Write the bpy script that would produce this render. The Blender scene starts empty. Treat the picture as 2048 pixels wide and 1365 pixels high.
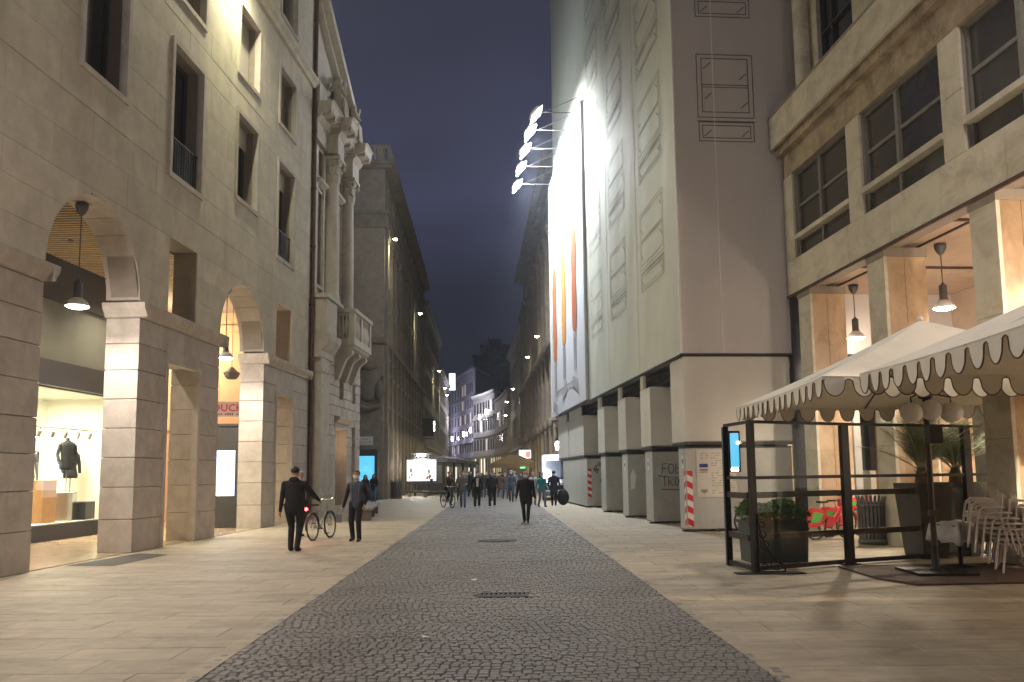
import bpy, bmesh, math, random
import numpy as np
from mathutils import Vector, Matrix, Euler
R_ = math.radians
random.seed(7)
C = bpy.context.scene.collection
SC = bpy.context.scene

# ------------------------------------------------------------------ camera, sky, exposure
cam = bpy.data.cameras.new('camera'); camo = bpy.data.objects.new('camera', cam); C.objects.link(camo)
cam.sensor_width = 36; cam.sensor_fit = 'HORIZONTAL'; cam.lens = 36*1657/2048
cam.shift_y = 85.5/2048; cam.clip_start = 0.1; cam.clip_end = 1500
PITCH = math.atan(178/1657); ROLL = R_(0.6)
camo.matrix_world = Matrix.Translation((0,0,1.65)) @ Matrix.Rotation(math.pi/2+PITCH,4,'X') @ Matrix.Rotation(-ROLL,4,'Z')
SC.camera = camo
SC.view_settings.view_transform = 'Standard'; SC.view_settings.look = 'None'
SC.view_settings.exposure = 0.0; SC.view_settings.gamma = 1; SC.view_settings.use_curve_mapping = False
SC.cycles.max_bounces = 6; SC.cycles.diffuse_bounces = 3; SC.cycles.glossy_bounces = 3
SC.cycles.transmission_bounces = 6; SC.cycles.transparent_max_bounces = 10
SC.cycles.sample_clamp_indirect = 4.0; SC.cycles.caustics_reflective = False; SC.cycles.caustics_refractive = False
try: SC.cycles.use_light_tree = True
except Exception: pass

w = bpy.data.worlds.new('World'); SC.world = w; w.use_nodes = True
nt = w.node_tree; nt.nodes.clear()
def wn(t, **k):
    n = nt.nodes.new(t)
    for a, b in k.items(): setattr(n, a, b)
    return n
out = wn('ShaderNodeOutputWorld')
sky = wn('ShaderNodeTexSky'); sky.sky_type = 'NISHITA'; sky.sun_disc = False; sky.sun_elevation = R_(-6); sky.sun_rotation = R_(200)
bg1 = wn('ShaderNodeBackground'); bg1.inputs[1].default_value = 0.02
nt.links.new(sky.outputs[0], bg1.inputs[0])
geo = wn('ShaderNodeTexCoord'); sep = wn('ShaderNodeSeparateXYZ'); nt.links.new(geo.outputs['Generated'], sep.inputs[0])
mul = wn('ShaderNodeMath', operation='MULTIPLY'); mul.inputs[1].default_value = 1.0; nt.links.new(sep.outputs[2], mul.inputs[0])
ns = wn('ShaderNodeTexNoise'); ns.inputs['Scale'].default_value = 2.2; ns.inputs['Detail'].default_value = 4; ns.inputs['Roughness'].default_value = 0.5
mp = wn('ShaderNodeMapping'); mp.inputs['Scale'].default_value = (1,1,1.8); nt.links.new(geo.outputs['Generated'], mp.inputs[0]); nt.links.new(mp.outputs[0], ns.inputs[0])
ad = wn('ShaderNodeMath', operation='MULTIPLY_ADD'); ad.inputs[1].default_value = 0.42; nt.links.new(ns.outputs[0], ad.inputs[0]); nt.links.new(mul.outputs[0], ad.inputs[2])
cr = wn('ShaderNodeValToRGB'); nt.links.new(ad.outputs[0], cr.inputs[0])
el = cr.color_ramp.elements
el[0].position = 0.18; el[0].color = (0.009,0.011,0.017,1)
el[1].position = 0.92; el[1].color = (0.026,0.027,0.037,1)
e = el.new(0.41); e.color = (0.019,0.022,0.037,1)
e = el.new(0.56); e.color = (0.052,0.056,0.104,1)
e = el.new(0.74); e.color = (0.033,0.035,0.056,1)
bg2 = wn('ShaderNodeBackground'); bg2.inputs[1].default_value = 1.0; nt.links.new(cr.outputs[0], bg2.inputs[0])
adds = wn('ShaderNodeAddShader'); nt.links.new(bg1.outputs[0], adds.inputs[0]); nt.links.new(bg2.outputs[0], adds.inputs[1]); nt.links.new(adds.outputs[0], out.inputs[0])

STREET = 0.42
HAZE = 0.0010      # power factor of the street lamps
# ------------------------------------------------------------------ materials
def mat(name, col, rough=0.8, var=0.12, scale=3.0, bump=0.0, bscale=40.0, metal=0.0, emit=None, es=1.0, rnd=0.0, stain=None, stain_amt=0.0, stain_scale=(1,1,1), spec=0.4, alpha=None, sample=False, trans=0.0):
    m = bpy.data.materials.new(name); m.use_nodes = True; t = m.node_tree; N = t.nodes; Lk = t.links
    b = N['Principled BSDF']; b.inputs['Roughness'].default_value = rough; b.inputs['Metallic'].default_value = metal
    b.inputs['Specular IOR Level'].default_value = spec
    g = N.new('ShaderNodeNewGeometry'); pos = g.outputs['Position']
    n1 = N.new('ShaderNodeTexNoise'); n1.inputs['Scale'].default_value = scale; n1.inputs['Detail'].default_value = 6; n1.inputs['Roughness'].default_value = .62; Lk.new(pos, n1.inputs[0])
    mr = N.new('ShaderNodeMapRange'); mr.inputs[1].default_value = .3; mr.inputs[2].default_value = .7; mr.inputs[3].default_value = 1-var; mr.inputs[4].default_value = 1+var
    Lk.new(n1.outputs[0], mr.inputs[0])
    val = mr.outputs[0]
    if rnd:
        oi = N.new('ShaderNodeObjectInfo'); m2 = N.new('ShaderNodeMapRange'); m2.inputs[3].default_value = 1-rnd; m2.inputs[4].default_value = 1+rnd
        Lk.new(oi.outputs['Random'], m2.inputs[0]); mm = N.new('ShaderNodeMath'); mm.operation = 'MULTIPLY'; Lk.new(val, mm.inputs[0]); Lk.new(m2.outputs[0], mm.inputs[1]); val = mm.outputs[0]
    vm = N.new('ShaderNodeVectorMath'); vm.operation = 'SCALE'; vm.inputs[0].default_value = col[:3]; Lk.new(val, vm.inputs['Scale'])
    c = vm.outputs[0]
    if stain:
        mpn = N.new('ShaderNodeMapping'); mpn.inputs['Scale'].default_value = stain_scale; Lk.new(pos, mpn.inputs[0])
        n2 = N.new('ShaderNodeTexNoise'); n2.inputs['Scale'].default_value = 1.0; n2.inputs['Detail'].default_value = 7; n2.inputs['Roughness'].default_value = .7; n2.inputs['Distortion'].default_value = .6; Lk.new(mpn.outputs[0], n2.inputs[0])
        r2 = N.new('ShaderNodeMapRange'); r2.inputs[1].default_value = .48; r2.inputs[2].default_value = .68; r2.inputs[4].default_value = stain_amt; Lk.new(n2.outputs[0], r2.inputs[0])
        mx = N.new('ShaderNodeMix'); mx.data_type = 'RGBA'; Lk.new(r2.outputs[0], mx.inputs[0]); Lk.new(c, mx.inputs[6]); mx.inputs[7].default_value = (*stain,1); c = mx.outputs[2]
    Lk.new(c, b.inputs['Base Color'])
    if bump:
        n3 = N.new('ShaderNodeTexNoise'); n3.inputs['Scale'].default_value = bscale; n3.inputs['Detail'].default_value = 5; Lk.new(pos, n3.inputs[0])
        bp = N.new('ShaderNodeBump'); bp.inputs['Strength'].default_value = bump; bp.inputs['Distance'].default_value = .02; Lk.new(n3.outputs[0], bp.inputs['Height']); Lk.new(bp.outputs[0], b.inputs['Normal'])
    if emit:
        b.inputs['Emission Color'].default_value = (*emit,1); b.inputs['Emission Strength'].default_value = es
    if alpha is not None: b.inputs['Alpha'].default_value = alpha
    if trans:
        b.inputs['Transmission Weight'].default_value = trans
    if not sample:
        try: m.cycles.emission_sampling = 'NONE' if emit and es < 60 else 'AUTO'
        except Exception: pass
    return m
M = {}
def dm(k, *a, **kw): M[k] = mat(k, *a, **kw); return M[k]
dm('travertine',(.60,.545,.455),.75,.13,2.2,bump=.25,bscale=30,rnd=.06,stain=(.40,.35,.285),stain_amt=.5,stain_scale=(.6,.6,.25))
dm('travertine_pier',(.54,.49,.44),.7,.12,3.5,bump=.3,bscale=26,rnd=.08,stain=(.27,.23,.19),stain_amt=.45,stain_scale=(1.3,1.3,.8))
dm('travertine_back',(.30,.26,.22),.85,.1,3)
dm('joint_dark',(.16,.14,.12),.9,.1,3)
dm('palazzo_stone',(.55,.50,.44),.75,.12,4,bump=.3,bscale=22,rnd=.06,stain=(.28,.25,.21),stain_amt=.45,stain_scale=(1.5,1.5,.5))
dm('soot_stone',(.18,.15,.115),.85,.2,2.5,bump=.4,bscale=14,rnd=.1,stain=(.085,.075,.06),stain_amt=.7,stain_scale=(.5,.5,.25))
dm('soot_stone_light',(.25,.205,.155),.85,.2,2.5,bump=.4,bscale=14,rnd=.1,stain=(.12,.11,.09),stain_amt=.6,stain_scale=(.7,.7,.3))
dm('ornate_stone',(.24,.19,.14),.85,.25,2.0,bump=.5,bscale=8,rnd=.1,stain=(.09,.075,.055),stain_amt=.7,stain_scale=(.6,.6,.2))
dm('grey_stone',(.30,.29,.28),.85,.15,1.5,rnd=.08)
dm('purple_stone',(.33,.31,.40),.8,.12,1.5,rnd=.05)
dm('dark_tower',(.06,.06,.07),.8,.1,.5)
dm('marble',(.67,.625,.505),.55,.10,2.2,bump=.12,bscale=14,rnd=.05,stain=(.33,.27,.18),stain_amt=.55,stain_scale=(1.0,1.0,1.6))
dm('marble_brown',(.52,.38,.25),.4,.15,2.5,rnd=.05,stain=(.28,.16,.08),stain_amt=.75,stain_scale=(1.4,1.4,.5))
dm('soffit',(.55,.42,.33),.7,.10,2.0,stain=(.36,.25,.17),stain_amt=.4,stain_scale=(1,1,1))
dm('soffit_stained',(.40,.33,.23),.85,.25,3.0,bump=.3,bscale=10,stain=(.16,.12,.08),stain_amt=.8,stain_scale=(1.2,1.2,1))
dm('peach_plaster',(.66,.44,.29),.8,.08,1.5)
dm('wall_olive',(.16,.165,.13),.8,.1,1.2)
dm('band_dark',(.035,.034,.036),.5,.1,1.2)
dm('slat_wood',(.62,.48,.28),.6,.15,6,rnd=.1)
dm('ceiling_black',(.02,.018,.016),.9)
dm('pavement_stone',(.42,.362,.28),.62,.12,5.0,bump=.25,bscale=45,rnd=.09,stain=(.20,.175,.14),stain_amt=.6,stain_scale=(.8,2.6,1),spec=.35)
dm('pavement_base',(.20,.18,.15),.85,.1,5.0)
dm('arcade_floor',(.52,.40,.27),.18,.12,3.0,rnd=.06,spec=.5)
dm('cobble',(.165,.155,.145),.5,.2,9.0,bump=.35,bscale=70,rnd=.30,stain=(.10,.095,.09),stain_amt=.6,stain_scale=(.5,.5,.5),spec=.5)
dm('cobble_joint',(.115,.108,.098),.9,.2,20)
dm('terrace_mat',(.10,.065,.05),.8,.15,6)
dm('cast_iron',(.05,.05,.05),.55,.2,20,metal=.6)
dm('black_metal',(.02,.02,.021),.45,.15,8,metal=.2)
dm('brown_metal',(.055,.045,.037),.5,.15,8,metal=.2)
dm('grey_metal',(.22,.22,.22),.5,.1,8,metal=.5)
dm('lamp_metal',(.13,.13,.135),.5,.1,8,metal=.4)
dm('rust_pipe',(.085,.045,.033),.6,.25,5)
dm('glass_dark',(.018,.020,.024),.07,.3,1.2,spec=.8)
dm('glass_warm',(.05,.045,.035),.12,.3,1.4,spec=.7)
dm('blind',(.52,.48,.43),.8,.05,8)
dm('curtain',(.16,.14,.12),.9,.3,9)
dm('window_frame',(.05,.045,.04),.5,.1,6)
dm('window_frame_grey',(.20,.19,.17),.5,.1,6)
dm('end_sheet',(.64,.61,.61),.75,.04,.8,bump=.5,bscale=.9,stain=(.55,.52,.525),stain_amt=.35,stain_scale=(.7,.7,.15))  # same cloth as the street sheet; mauve light tint painted into the colour
dm('sheet',(.64,.65,.56),.75,.04,.8,bump=.15,bscale=.9,stain=(.50,.50,.46),stain_amt=.3,stain_scale=(.6,.6,.12))  # yellow-green cast of the street lamps painted into the cloth colour
dm('sheet_wrap',(.72,.70,.64),.7,.05,1.5,bump=.2,bscale=2.5,rnd=.04)
dm('banner',(.72,.73,.77),.6,.02,1.0,bump=.06,bscale=1.0)
dm('print_line',(.13,.12,.12),.9,.1,5)
dm('print_line_soft',(.30,.29,.27),.9,.1,5)
dm('seam',(.85,.80,.84),.8,.03,5)
dm('orange_print',(.62,.20,.055),.7,.35,6,stain=(.36,.09,.03),stain_amt=.6,stain_scale=(3,3,.8))
dm('yellow_print',(.72,.34,.09),.7,.3,6,stain=(.45,.15,.04),stain_amt=.6,stain_scale=(3,3,.8))
dm('rust_print',(.50,.14,.05),.7,.3,6,stain=(.30,.06,.03),stain_amt=.6,stain_scale=(3,3,.8))
dm('grey_print',(.42,.38,.44),.8,.2,3)
dm('hoarding',(.47,.475,.45),.45,.08,3,bump=.08,bscale=5,metal=.08,rnd=.06,stain=(.36,.36,.34),stain_amt=.5,stain_scale=(2,2,.6))
dm('steel_dark',(.05,.048,.045),.6,.2,8)
dm('red_paint',(.62,.025,.03),.4,.08,8)
dm('white_paint',(.78,.77,.74),.5,.05,8)
dm('poster_cream',(.70,.66,.58),.7,.03,4)
dm('blue_print',(.02,.05,.25),.6,.1,5)
dm('ink',(.03,.03,.035),.8,.05,5)
dm('ink_grey',(.28,.27,.27),.8,.05,5)
dm('canvas',(.86,.82,.72),.8,.05,2,bump=.15,bscale=4,stain=(.70,.65,.54),stain_amt=.35,stain_scale=(1,1,1))
dm('piping_brown',(.12,.08,.05),.8,.05,5)
dm('planter',(.055,.052,.050),.55,.12,6)
dm('planter_green',(.05,.065,.066),.55,.12,6)
dm('leaf',(.11,.21,.06),.55,.35,20,rnd=.1)
dm('palm_leaf',(.09,.13,.055),.5,.3,12)
dm('palm_stem',(.28,.30,.17),.6,.1,12)
dm('white_plastic',(.80,.77,.76),.4,.04,5)
dm('linen',(.62,.60,.57),.9,.1,9,bump=.3,bscale=25)
dm('bike_red',(.72,.02,.035),.35,.05,5)
dm('bike_green',(.10,.45,.07),.4,.1,5)
dm('tyre',(.02,.02,.02),.8,.1,20)
dm('chrome',(.5,.5,.5),.25,.05,10,metal=.9)
dm('skin',(.50,.32,.23),.6,.06,20)
dm('hair_dark',(.018,.014,.012),.6,.2,60)
dm('hair_grey',(.28,.27,.26),.7,.2,60)
dm('hair_brown',(.07,.04,.025),.6,.2,60)
dm('mask_white',(.72,.74,.78),.8,.03,20)
for k, c in dict(cl_black=(.014,.014,.017), cl_navy=(.022,.030,.05), cl_charcoal=(.04,.04,.045), cl_jeans=(.05,.065,.10), cl_grey=(.18,.175,.19), cl_slate=(.06,.085,.12), cl_teal=(.02,.24,.26), cl_brown=(.08,.05,.035), cl_olive=(.06,.06,.04), cl_cream=(.48,.44,.38), cl_red=(.35,.03,.03), cl_shoe=(.02,.018,.017), cl_white=(.75,.74,.72), cl_denim=(.11,.15,.22), cl_tan=(.30,.21,.12)).items():
    dm(k, c, .85, .18, 18, bump=.25, bscale=60)
dm('van_white',(.68,.69,.70),.3,.04,2)
dm('van_glass',(.07,.09,.14),.08,.15,1.5,spec=.9)
dm('tent_brown',(.30,.20,.11),.8,.1,2)
dm('shop_white',(.80,.78,.66),.7,.04,2)
dm('wood_box',(.55,.30,.14),.6,.1,5)
dm('pink_board',(.78,.62,.62),.6,.03,3)
dm('sign_red',(.65,.02,.08),.5,.03,3)
dm('street_sign',(.72,.72,.68),.5,.03,3)
def em(k, c, s, sample=False): return dm(k, (.8,.8,.8), .5, emit=c, es=s, sample=sample)
em('bulb_white',(1,.96,.88),40); em('bulb_yellow',(1,.95,.66),60); em('flood_glass',(.88,.95,1),260)
em('screen_white',(.82,.90,1),3.4); em('screen_white_edge',(.22,.45,1),1.5); em('screen_cyan',(.01,.50,.85),1.15); em('screen_cyan_light',(.20,.75,1.0),1.2)
em('ad_panel',(1,.98,.96),1.8); em('shop_glow',(1,.86,.52),1.3); em('shop_glow_cool',(.9,.95,.8),.9); em('amber',(1,.50,.12),2.2)
em('tail_red',(1,.02,.03),30); em('sign_glow_red',(1,.12,.10),2.5); em('sign_glow_white',(1,.95,.85),3); em('window_lit',(1,.75,.38),.35); em('window_lit_cool',(.85,.92,1),1.6)
em('green_sign',(.1,1,.4),1.5); em('reflection_spot',(.8,.88,1),2.0)
# clear glass: mostly transparent with a thin reflection
def clear_glass():
    m = bpy.data.materials.new('clear_glass'); m.use_nodes = True; t = m.node_tree; t.nodes.clear()
    o = t.nodes.new('ShaderNodeOutputMaterial'); a = t.nodes.new('ShaderNodeBsdfTransparent'); g = t.nodes.new('ShaderNodeBsdfGlossy'); mx = t.nodes.new('ShaderNodeMixShader'); f = t.nodes.new('ShaderNodeLayerWeight')
    mp_ = t.nodes.new('ShaderNodeMapRange'); mp_.inputs[3].default_value = .012; mp_.inputs[4].default_value = .09; a.inputs[0].default_value = (.95,.96,.95,1); g.inputs['Roughness'].default_value = .03; f.inputs[0].default_value = .12
    t.links.new(f.outputs['Facing'], mp_.inputs[0]); t.links.new(mp_.outputs[0], mx.inputs[0]); t.links.new(a.outputs[0], mx.inputs[1]); t.links.new(g.outputs[0], mx.inputs[2]); t.links.new(mx.outputs[0], o.inputs[0])
    return m
M['clear_glass'] = clear_glass()

# ------------------------------------------------------------------ mesh helpers
class MB:
    def __init__(s): s.v=[]; s.f=[]; s.mi=[]; s.sm=[]; s.cur=0; s.xf=None
    def add(s, vs, fs, smooth=False):
        b=len(s.v)
        if s.xf is not None: vs=[tuple(s.xf@Vector(p)) for p in vs]
        s.v+= [tuple(p) for p in vs]
        for f in fs: s.f.append(tuple(i+b for i in f)); s.mi.append(s.cur); s.sm.append(smooth)
        return s
    def box(s,x0,x1,y0,y1,z0,z1):
        return s.add([(x0,y0,z0),(x1,y0,z0),(x1,y1,z0),(x0,y1,z0),(x0,y0,z1),(x1,y0,z1),(x1,y1,z1),(x0,y1,z1)],
            [(0,3,2,1),(4,5,6,7),(0,1,5,4),(1,2,6,5),(2,3,7,6),(3,0,4,7)])
    def cbox(s,x0,x1,y0,y1,z0,z1,c=.012):      # box with all z-edges bevelled top and bottom
        vs=[]
        for z,i in ((z0,c),(z0+c,0),(z1-c,0),(z1,c)):
            vs+=[(x0+i,y0+i,z),(x1-i,y0+i,z),(x1-i,y1-i,z),(x0+i,y1-i,z)]
        fs=[(3,2,1,0),(12,13,14,15)]
        for r in range(3):
            for k in range(4):
                a=r*4+k; b=r*4+(k+1)%4; fs.append((a,b,b+4,a+4))
        return s.add(vs,fs)
    def topbox(s,x0,x1,y0,y1,z0,z1,c):         # paving piece: chamfered top
        vs=[(x0,y0,z0),(x1,y0,z0),(x1,y1,z0),(x0,y1,z0),(x0,y0,z1-c),(x1,y0,z1-c),(x1,y1,z1-c),(x0,y1,z1-c),(x0+c,y0+c,z1),(x1-c,y0+c,z1),(x1-c,y1-c,z1),(x0+c,y1-c,z1)]
        fs=[(8,9,10,11)]
        for b in (0,4):
            for k in range(4): fs.append((b+k,b+(k+1)%4,b+4+(k+1)%4,b+4+k))
        return s.add(vs,fs)
    def prism(s,poly,a,b,ax='y'):              # poly in (x,z) extruded along y a..b ; ax 'x': poly (y,z); ax 'z': poly (x,y)
        n=len(poly)
        def P(p,t): return (p[0],t,p[1]) if ax=='y' else ((t,p[0],p[1]) if ax=='x' else (p[0],p[1],t))
        vs=[P(p,a) for p in poly]+[P(p,b) for p in poly]
        fs=[tuple(range(n)),tuple(range(2*n-1,n-1,-1))]+[(i,n+i,n+(i+1)%n,(i+1)%n) for i in range(n)]
        return s.add(vs,fs)
    def tube(s,pts,r,n=8,closed=False,caps=True,smooth=True):
        pts=[Vector(p) for p in pts]; m=len(pts); rs=r if isinstance(r,(list,tuple)) else [r]*m
        vs=[]; up=None
        for i,p in enumerate(pts):
            if closed: d=(pts[(i+1)%m]-pts[i-1])
            else: d=(pts[min(i+1,m-1)]-pts[max(i-1,0)])
            d.normalize()
            if up is None:
                up=Vector((0,0,1)) if abs(d.z)<.9 else Vector((0,1,0))
            a=d.cross(up)
            if a.length<1e-4: a=d.cross(Vector((1,0,0)))
            a.normalize(); bb=a.cross(d); up=bb.copy()
            for k in range(n):
                t=2*math.pi*k/n; vs.append(p+(a*math.cos(t)+bb*math.sin(t))*rs[i])
        fs=[]
        for i in range(m if closed else m-1):
            j=(i+1)%m
            for k in range(n): fs.append((i*n+k,i*n+(k+1)%n,j*n+(k+1)%n,j*n+k))
        s.add(vs,fs,smooth)
        if caps and not closed: s.add([vs[k] for k in range(n)],[tuple(range(n))]); s.add([vs[(m-1)*n+k] for k in range(n)],[tuple(range(n-1,-1,-1))])
        return s
    def lathe(s,prof,c=(0,0,0),n=16,smooth=True):  # prof (r,z)
        vs=[]; 
        for r,z in prof:
            for k in range(n): t=2*math.pi*k/n; vs.append((c[0]+r*math.cos(t),c[1]+r*math.sin(t),c[2]+z))
        fs=[]
        for i in range(len(prof)-1):
            for k in range(n): fs.append((i*n+k,i*n+(k+1)%n,(i+1)*n+(k+1)%n,(i+1)*n+k))
        return s.add(vs,fs,smooth)
    def ell(s,c,r,n=12,m=8,smooth=True,rot=None,zcut=None):
        vs=[];fs=[]
        for i in range(m+1):
            ph=math.pi*i/m
            for k in range(n):
                t=2*math.pi*k/n; p=Vector((r[0]*math.sin(ph)*math.cos(t),r[1]*math.sin(ph)*math.sin(t),r[2]*math.cos(ph)))
                if rot is not None: p=rot@p
                vs.append(p+Vector(c))
        for i in range(m):
            for k in range(n): fs.append((i*n+k,(i+1)*n+k,(i+1)*n+(k+1)%n,i*n+(k+1)%n))
        return s.add(vs,fs,smooth)
    def mesh(s,name,mats):
        me=bpy.data.meshes.new(name); me.from_pydata(s.v,[],s.f); me.validate()
        for m in mats: me.materials.append(M[m] if isinstance(m,str) else m)
        if len(me.polygons)==len(s.mi):
            me.polygons.foreach_set('material_index',s.mi); me.polygons.foreach_set('use_smooth',s.sm)
        me.update(); return me
    def build(s,name,mats,parent=None,loc=None,rot=None):
        if isinstance(mats,str): mats=[mats]
        return place(s.mesh(name,mats),name,parent,loc,rot)
def place(me,name,parent=None,loc=None,rot=None):
    o=bpy.data.objects.new(name,me); C.objects.link(o)
    if loc is not None: o.location=loc
    if rot is not None: o.rotation_euler=rot
    if parent is not None: o.parent=parent
    return o
def tag(o,label=None,cat=None,group=None,kind=None):
    if label: o['label']=label
    if cat: o['category']=cat
    if group: o['group']=group
    if kind: o['kind']=kind
    return o
def thing(name,label,cat,loc=(0,0,0),rz=0,group=None):
    o=bpy.data.objects.new(name,None); C.objects.link(o); o.location=loc; o.rotation_euler=(0,0,rz); o.empty_display_size=.2
    return tag(o,label,cat,group)
def kids(o): return [c for c in bpy.data.objects if c.parent==o]
CH={}
def copy_tree(o,parent=None,loc=None,rz=None,label=None):
    c=o.copy(); C.objects.link(c); c.parent=parent
    if loc is not None: c.location=loc
    if rz is not None: c.rotation_euler=(0,0,rz)
    if label: c['label']=label
    for k in [x for x in o.children]: copy_tree(k,c)
    return c
def light(kind,parent,loc,power,color=(1,1,1),size=.1,spot=None,blend=.5,target=None):
    l=bpy.data.lights.new('lamp_light',kind); l.energy=power; l.color=color
    if kind=='AREA': l.size=size
    else: l.shadow_soft_size=size
    if kind=='SPOT': l.spot_size=R_(spot); l.spot_blend=blend
    o=bpy.data.objects.new('lamp_light',l); C.objects.link(o); o.parent=parent; o.location=loc
    if target is not None: o.rotation_euler=(Vector(target)-Vector(loc)).to_track_quat('-Z','Y').to_euler()
    return o
def text(s,name,matn,parent,loc,rot,size,depth=.004,align='CENTER',sx=1.0,bold=0.0):
    cu=bpy.data.curves.new(name,'FONT'); cu.body=s; cu.size=size; cu.extrude=depth; cu.align_x=align; cu.align_y='CENTER'; cu.resolution_u=2; cu.offset=bold
    tmp=bpy.data.objects.new(name,cu); C.objects.link(tmp)
    me=bpy.data.meshes.new_from_object(tmp); bpy.data.objects.remove(tmp); me.materials.clear(); me.materials.append(M[matn])
    o=place(me,name,parent,loc,rot); o.scale=(sx,1,1); return o
def rsub(rects,o):
    out=[]
    for (a,b,c,d) in rects:
        x0,x1,z0,z1=o
        if x1<=a or x0>=b or z1<=c or z0>=d: out.append((a,b,c,d)); continue
        if x0>a: out.append((a,x0,c,d))
        if x1<b: out.append((x1,b,c,d))
        a2,b2=max(a,x0),min(b,x1)
        if z0>c: out.append((a2,b2,c,z0))
        if z1<d: out.append((a2,b2,z1,d))
    return out
def wall_into(mb,rect,openings,arches,y0,y1,gap=0.0):
    rs=[rect]
    for o in openings: rs=rsub(rs,(o[0]-gap,o[1]+gap,o[2]-gap,o[3]+gap))
    for (a,b,c,d) in rs:
        parts=[(a,b,c,d)]
        for (cx,r,zs) in arches:
            r=r+gap; np_=[]
            for (a,b,c,d) in parts:
                if b<=cx-r or a>=cx+r or c>=zs+r or (len((a,))==0): np_.append((a,b,c,d)); continue
                for (p,q,sg) in ((a,min(b,cx),-1),(max(a,cx),b,1)):
                    if q-p<1e-4: continue
                    N_=14; pts=[]
                    for i in range(N_+1):
                        z=c+(d-c)*i/N_
                        hw=r if z<zs else math.sqrt(max(0,r*r-(z-zs)**2))
                        if sg<0:
                            g=min(q,cx-hw)
                            if g>p+1e-3: pts.append((g,z))
                        else:
                            g=max(p,cx+hw)
                            if g<q-1e-3: pts.append((g,z))
                    if len(pts)<2: continue
                    base=p if sg<0 else q
                    z0_,z1_=pts[0][1],pts[-1][1]
                    mb.prism([(base,z0_)]+pts+[(base,z1_)],y0,y1)
            parts=np_
        for (a,b,c,d) in parts:
            if b-a>.004 and d-c>.004: mb.box(a,b,y0,y1,c,d)
def islands(mb):
    # groups boxes/prisms of one block that touch each other; each group becomes a slab of its own
    comps=[]; used=0
    faces=mb.f; parent={}
    def fd(a):
        while parent.setdefault(a,a)!=a: a=parent[a]
        return a
    for f in faces:
        for v in f[1:]: parent[fd(v)]=fd(f[0])
    groups={}
    for i in range(len(mb.v)): groups.setdefault(fd(i),[]).append(i)
    bb=[]
    for g_,ix in groups.items():
        xs=[mb.v[i][0] for i in ix]; zs=[mb.v[i][2] for i in ix]; bb.append([g_,min(xs),max(xs),min(zs),max(zs)])
    lab=list(range(len(bb)))
    for i in range(len(bb)):
        for j in range(i):
            a,b=bb[i],bb[j]
            if a[1]<=b[2]+1e-4 and b[1]<=a[2]+1e-4 and a[3]<=b[4]+1e-4 and b[3]<=a[4]+1e-4:
                la,lb_=lab[i],lab[j]; lab=[lb_ if q==la else q for q in lab]
    if len(set(lab))<=1: return [mb]
    out=[]
    g2={bb[i][0]:lab[i] for i in range(len(bb))}
    for L_ in set(lab):
        m=MB(); mp={}
        for k,f in enumerate(faces):
            if g2[fd(f[0])]==L_:
                for v in f:
                    if v not in mp: mp[v]=len(m.v); m.v.append(mb.v[v])
                m.f.append(tuple(mp[v] for v in f)); m.mi.append(0); m.sm.append(False)
        out.append(m)
    return out
def cladding(parent,matn,u0,u1,rows,wd,openings,arches,y0=-.035,y1=0,gap=.012,name='stone_slab',seed=1):
    rnd=random.Random(seed); n=0
    for i in range(len(rows)-1):
        z0,z1=rows[i],rows[i+1]; off=(i%2)*wd*.5+rnd.uniform(-.15,.15); x=u0-off
        while x<u1:
            a,b=max(x,u0),min(x+wd,u1); x+=wd
            if b-a<.05: continue
            mb=MB(); j=rnd.uniform(-.004,.004)
            wall_into(mb,(a+gap/2,b-gap/2,z0+gap/2,z1-gap/2),openings,arches,y0+j,y1,gap/2)
            if mb.f:
                for pc in islands(mb): pc.build(name,matn,parent); n+=1
    return n
def frame_dir(P,d,flip=False):
    n=math.hypot(*d); d=(d[0]/n,d[1]/n)
    if flip: d=(-d[0],-d[1])
    return P,math.atan2(d[1],d[0])

# ------------------------------------------------------------------ setting: ground, road, pavements
RX=lambda y,s: (-2.40-.019*y-.14) if s<0 else (2.32-.022*y)     # road edges
g=MB(); g.add([(-90,-40,-.03),(90,-40,-.03),(90,300,-.03),(-90,300,-.03)],[(0,1,2,3)])
tag(g.build('ground','pavement_base'),kind='structure')
road=MB(); road.add([(RX(-20,-1),-20,-.014),(RX(-20,1),-20,-.014),(RX(220,1),220,-.014),(RX(220,-1),220,-.014)],[(0,1,2,3)])
road=tag(road.build('road','cobble_joint'),kind='structure')
far=MB(); far.add([(RX(34,-1)+.02,34,-.004),(RX(34,1)-.02,34,-.004),(RX(220,1)-.02,220,-.004),(RX(220,-1)+.02,220,-.004)],[(0,1,2,3)])
tag(far.build('road_surface','cobble',road),kind='stuff')
rnd=random.Random(3)
cs=.092; n_part=0; stuff=MB()
y=5.9; row=0; drain_zone=[(-.52,.20,11.25,11.75),(-.95,0.02,20.2,20.85)]
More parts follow.
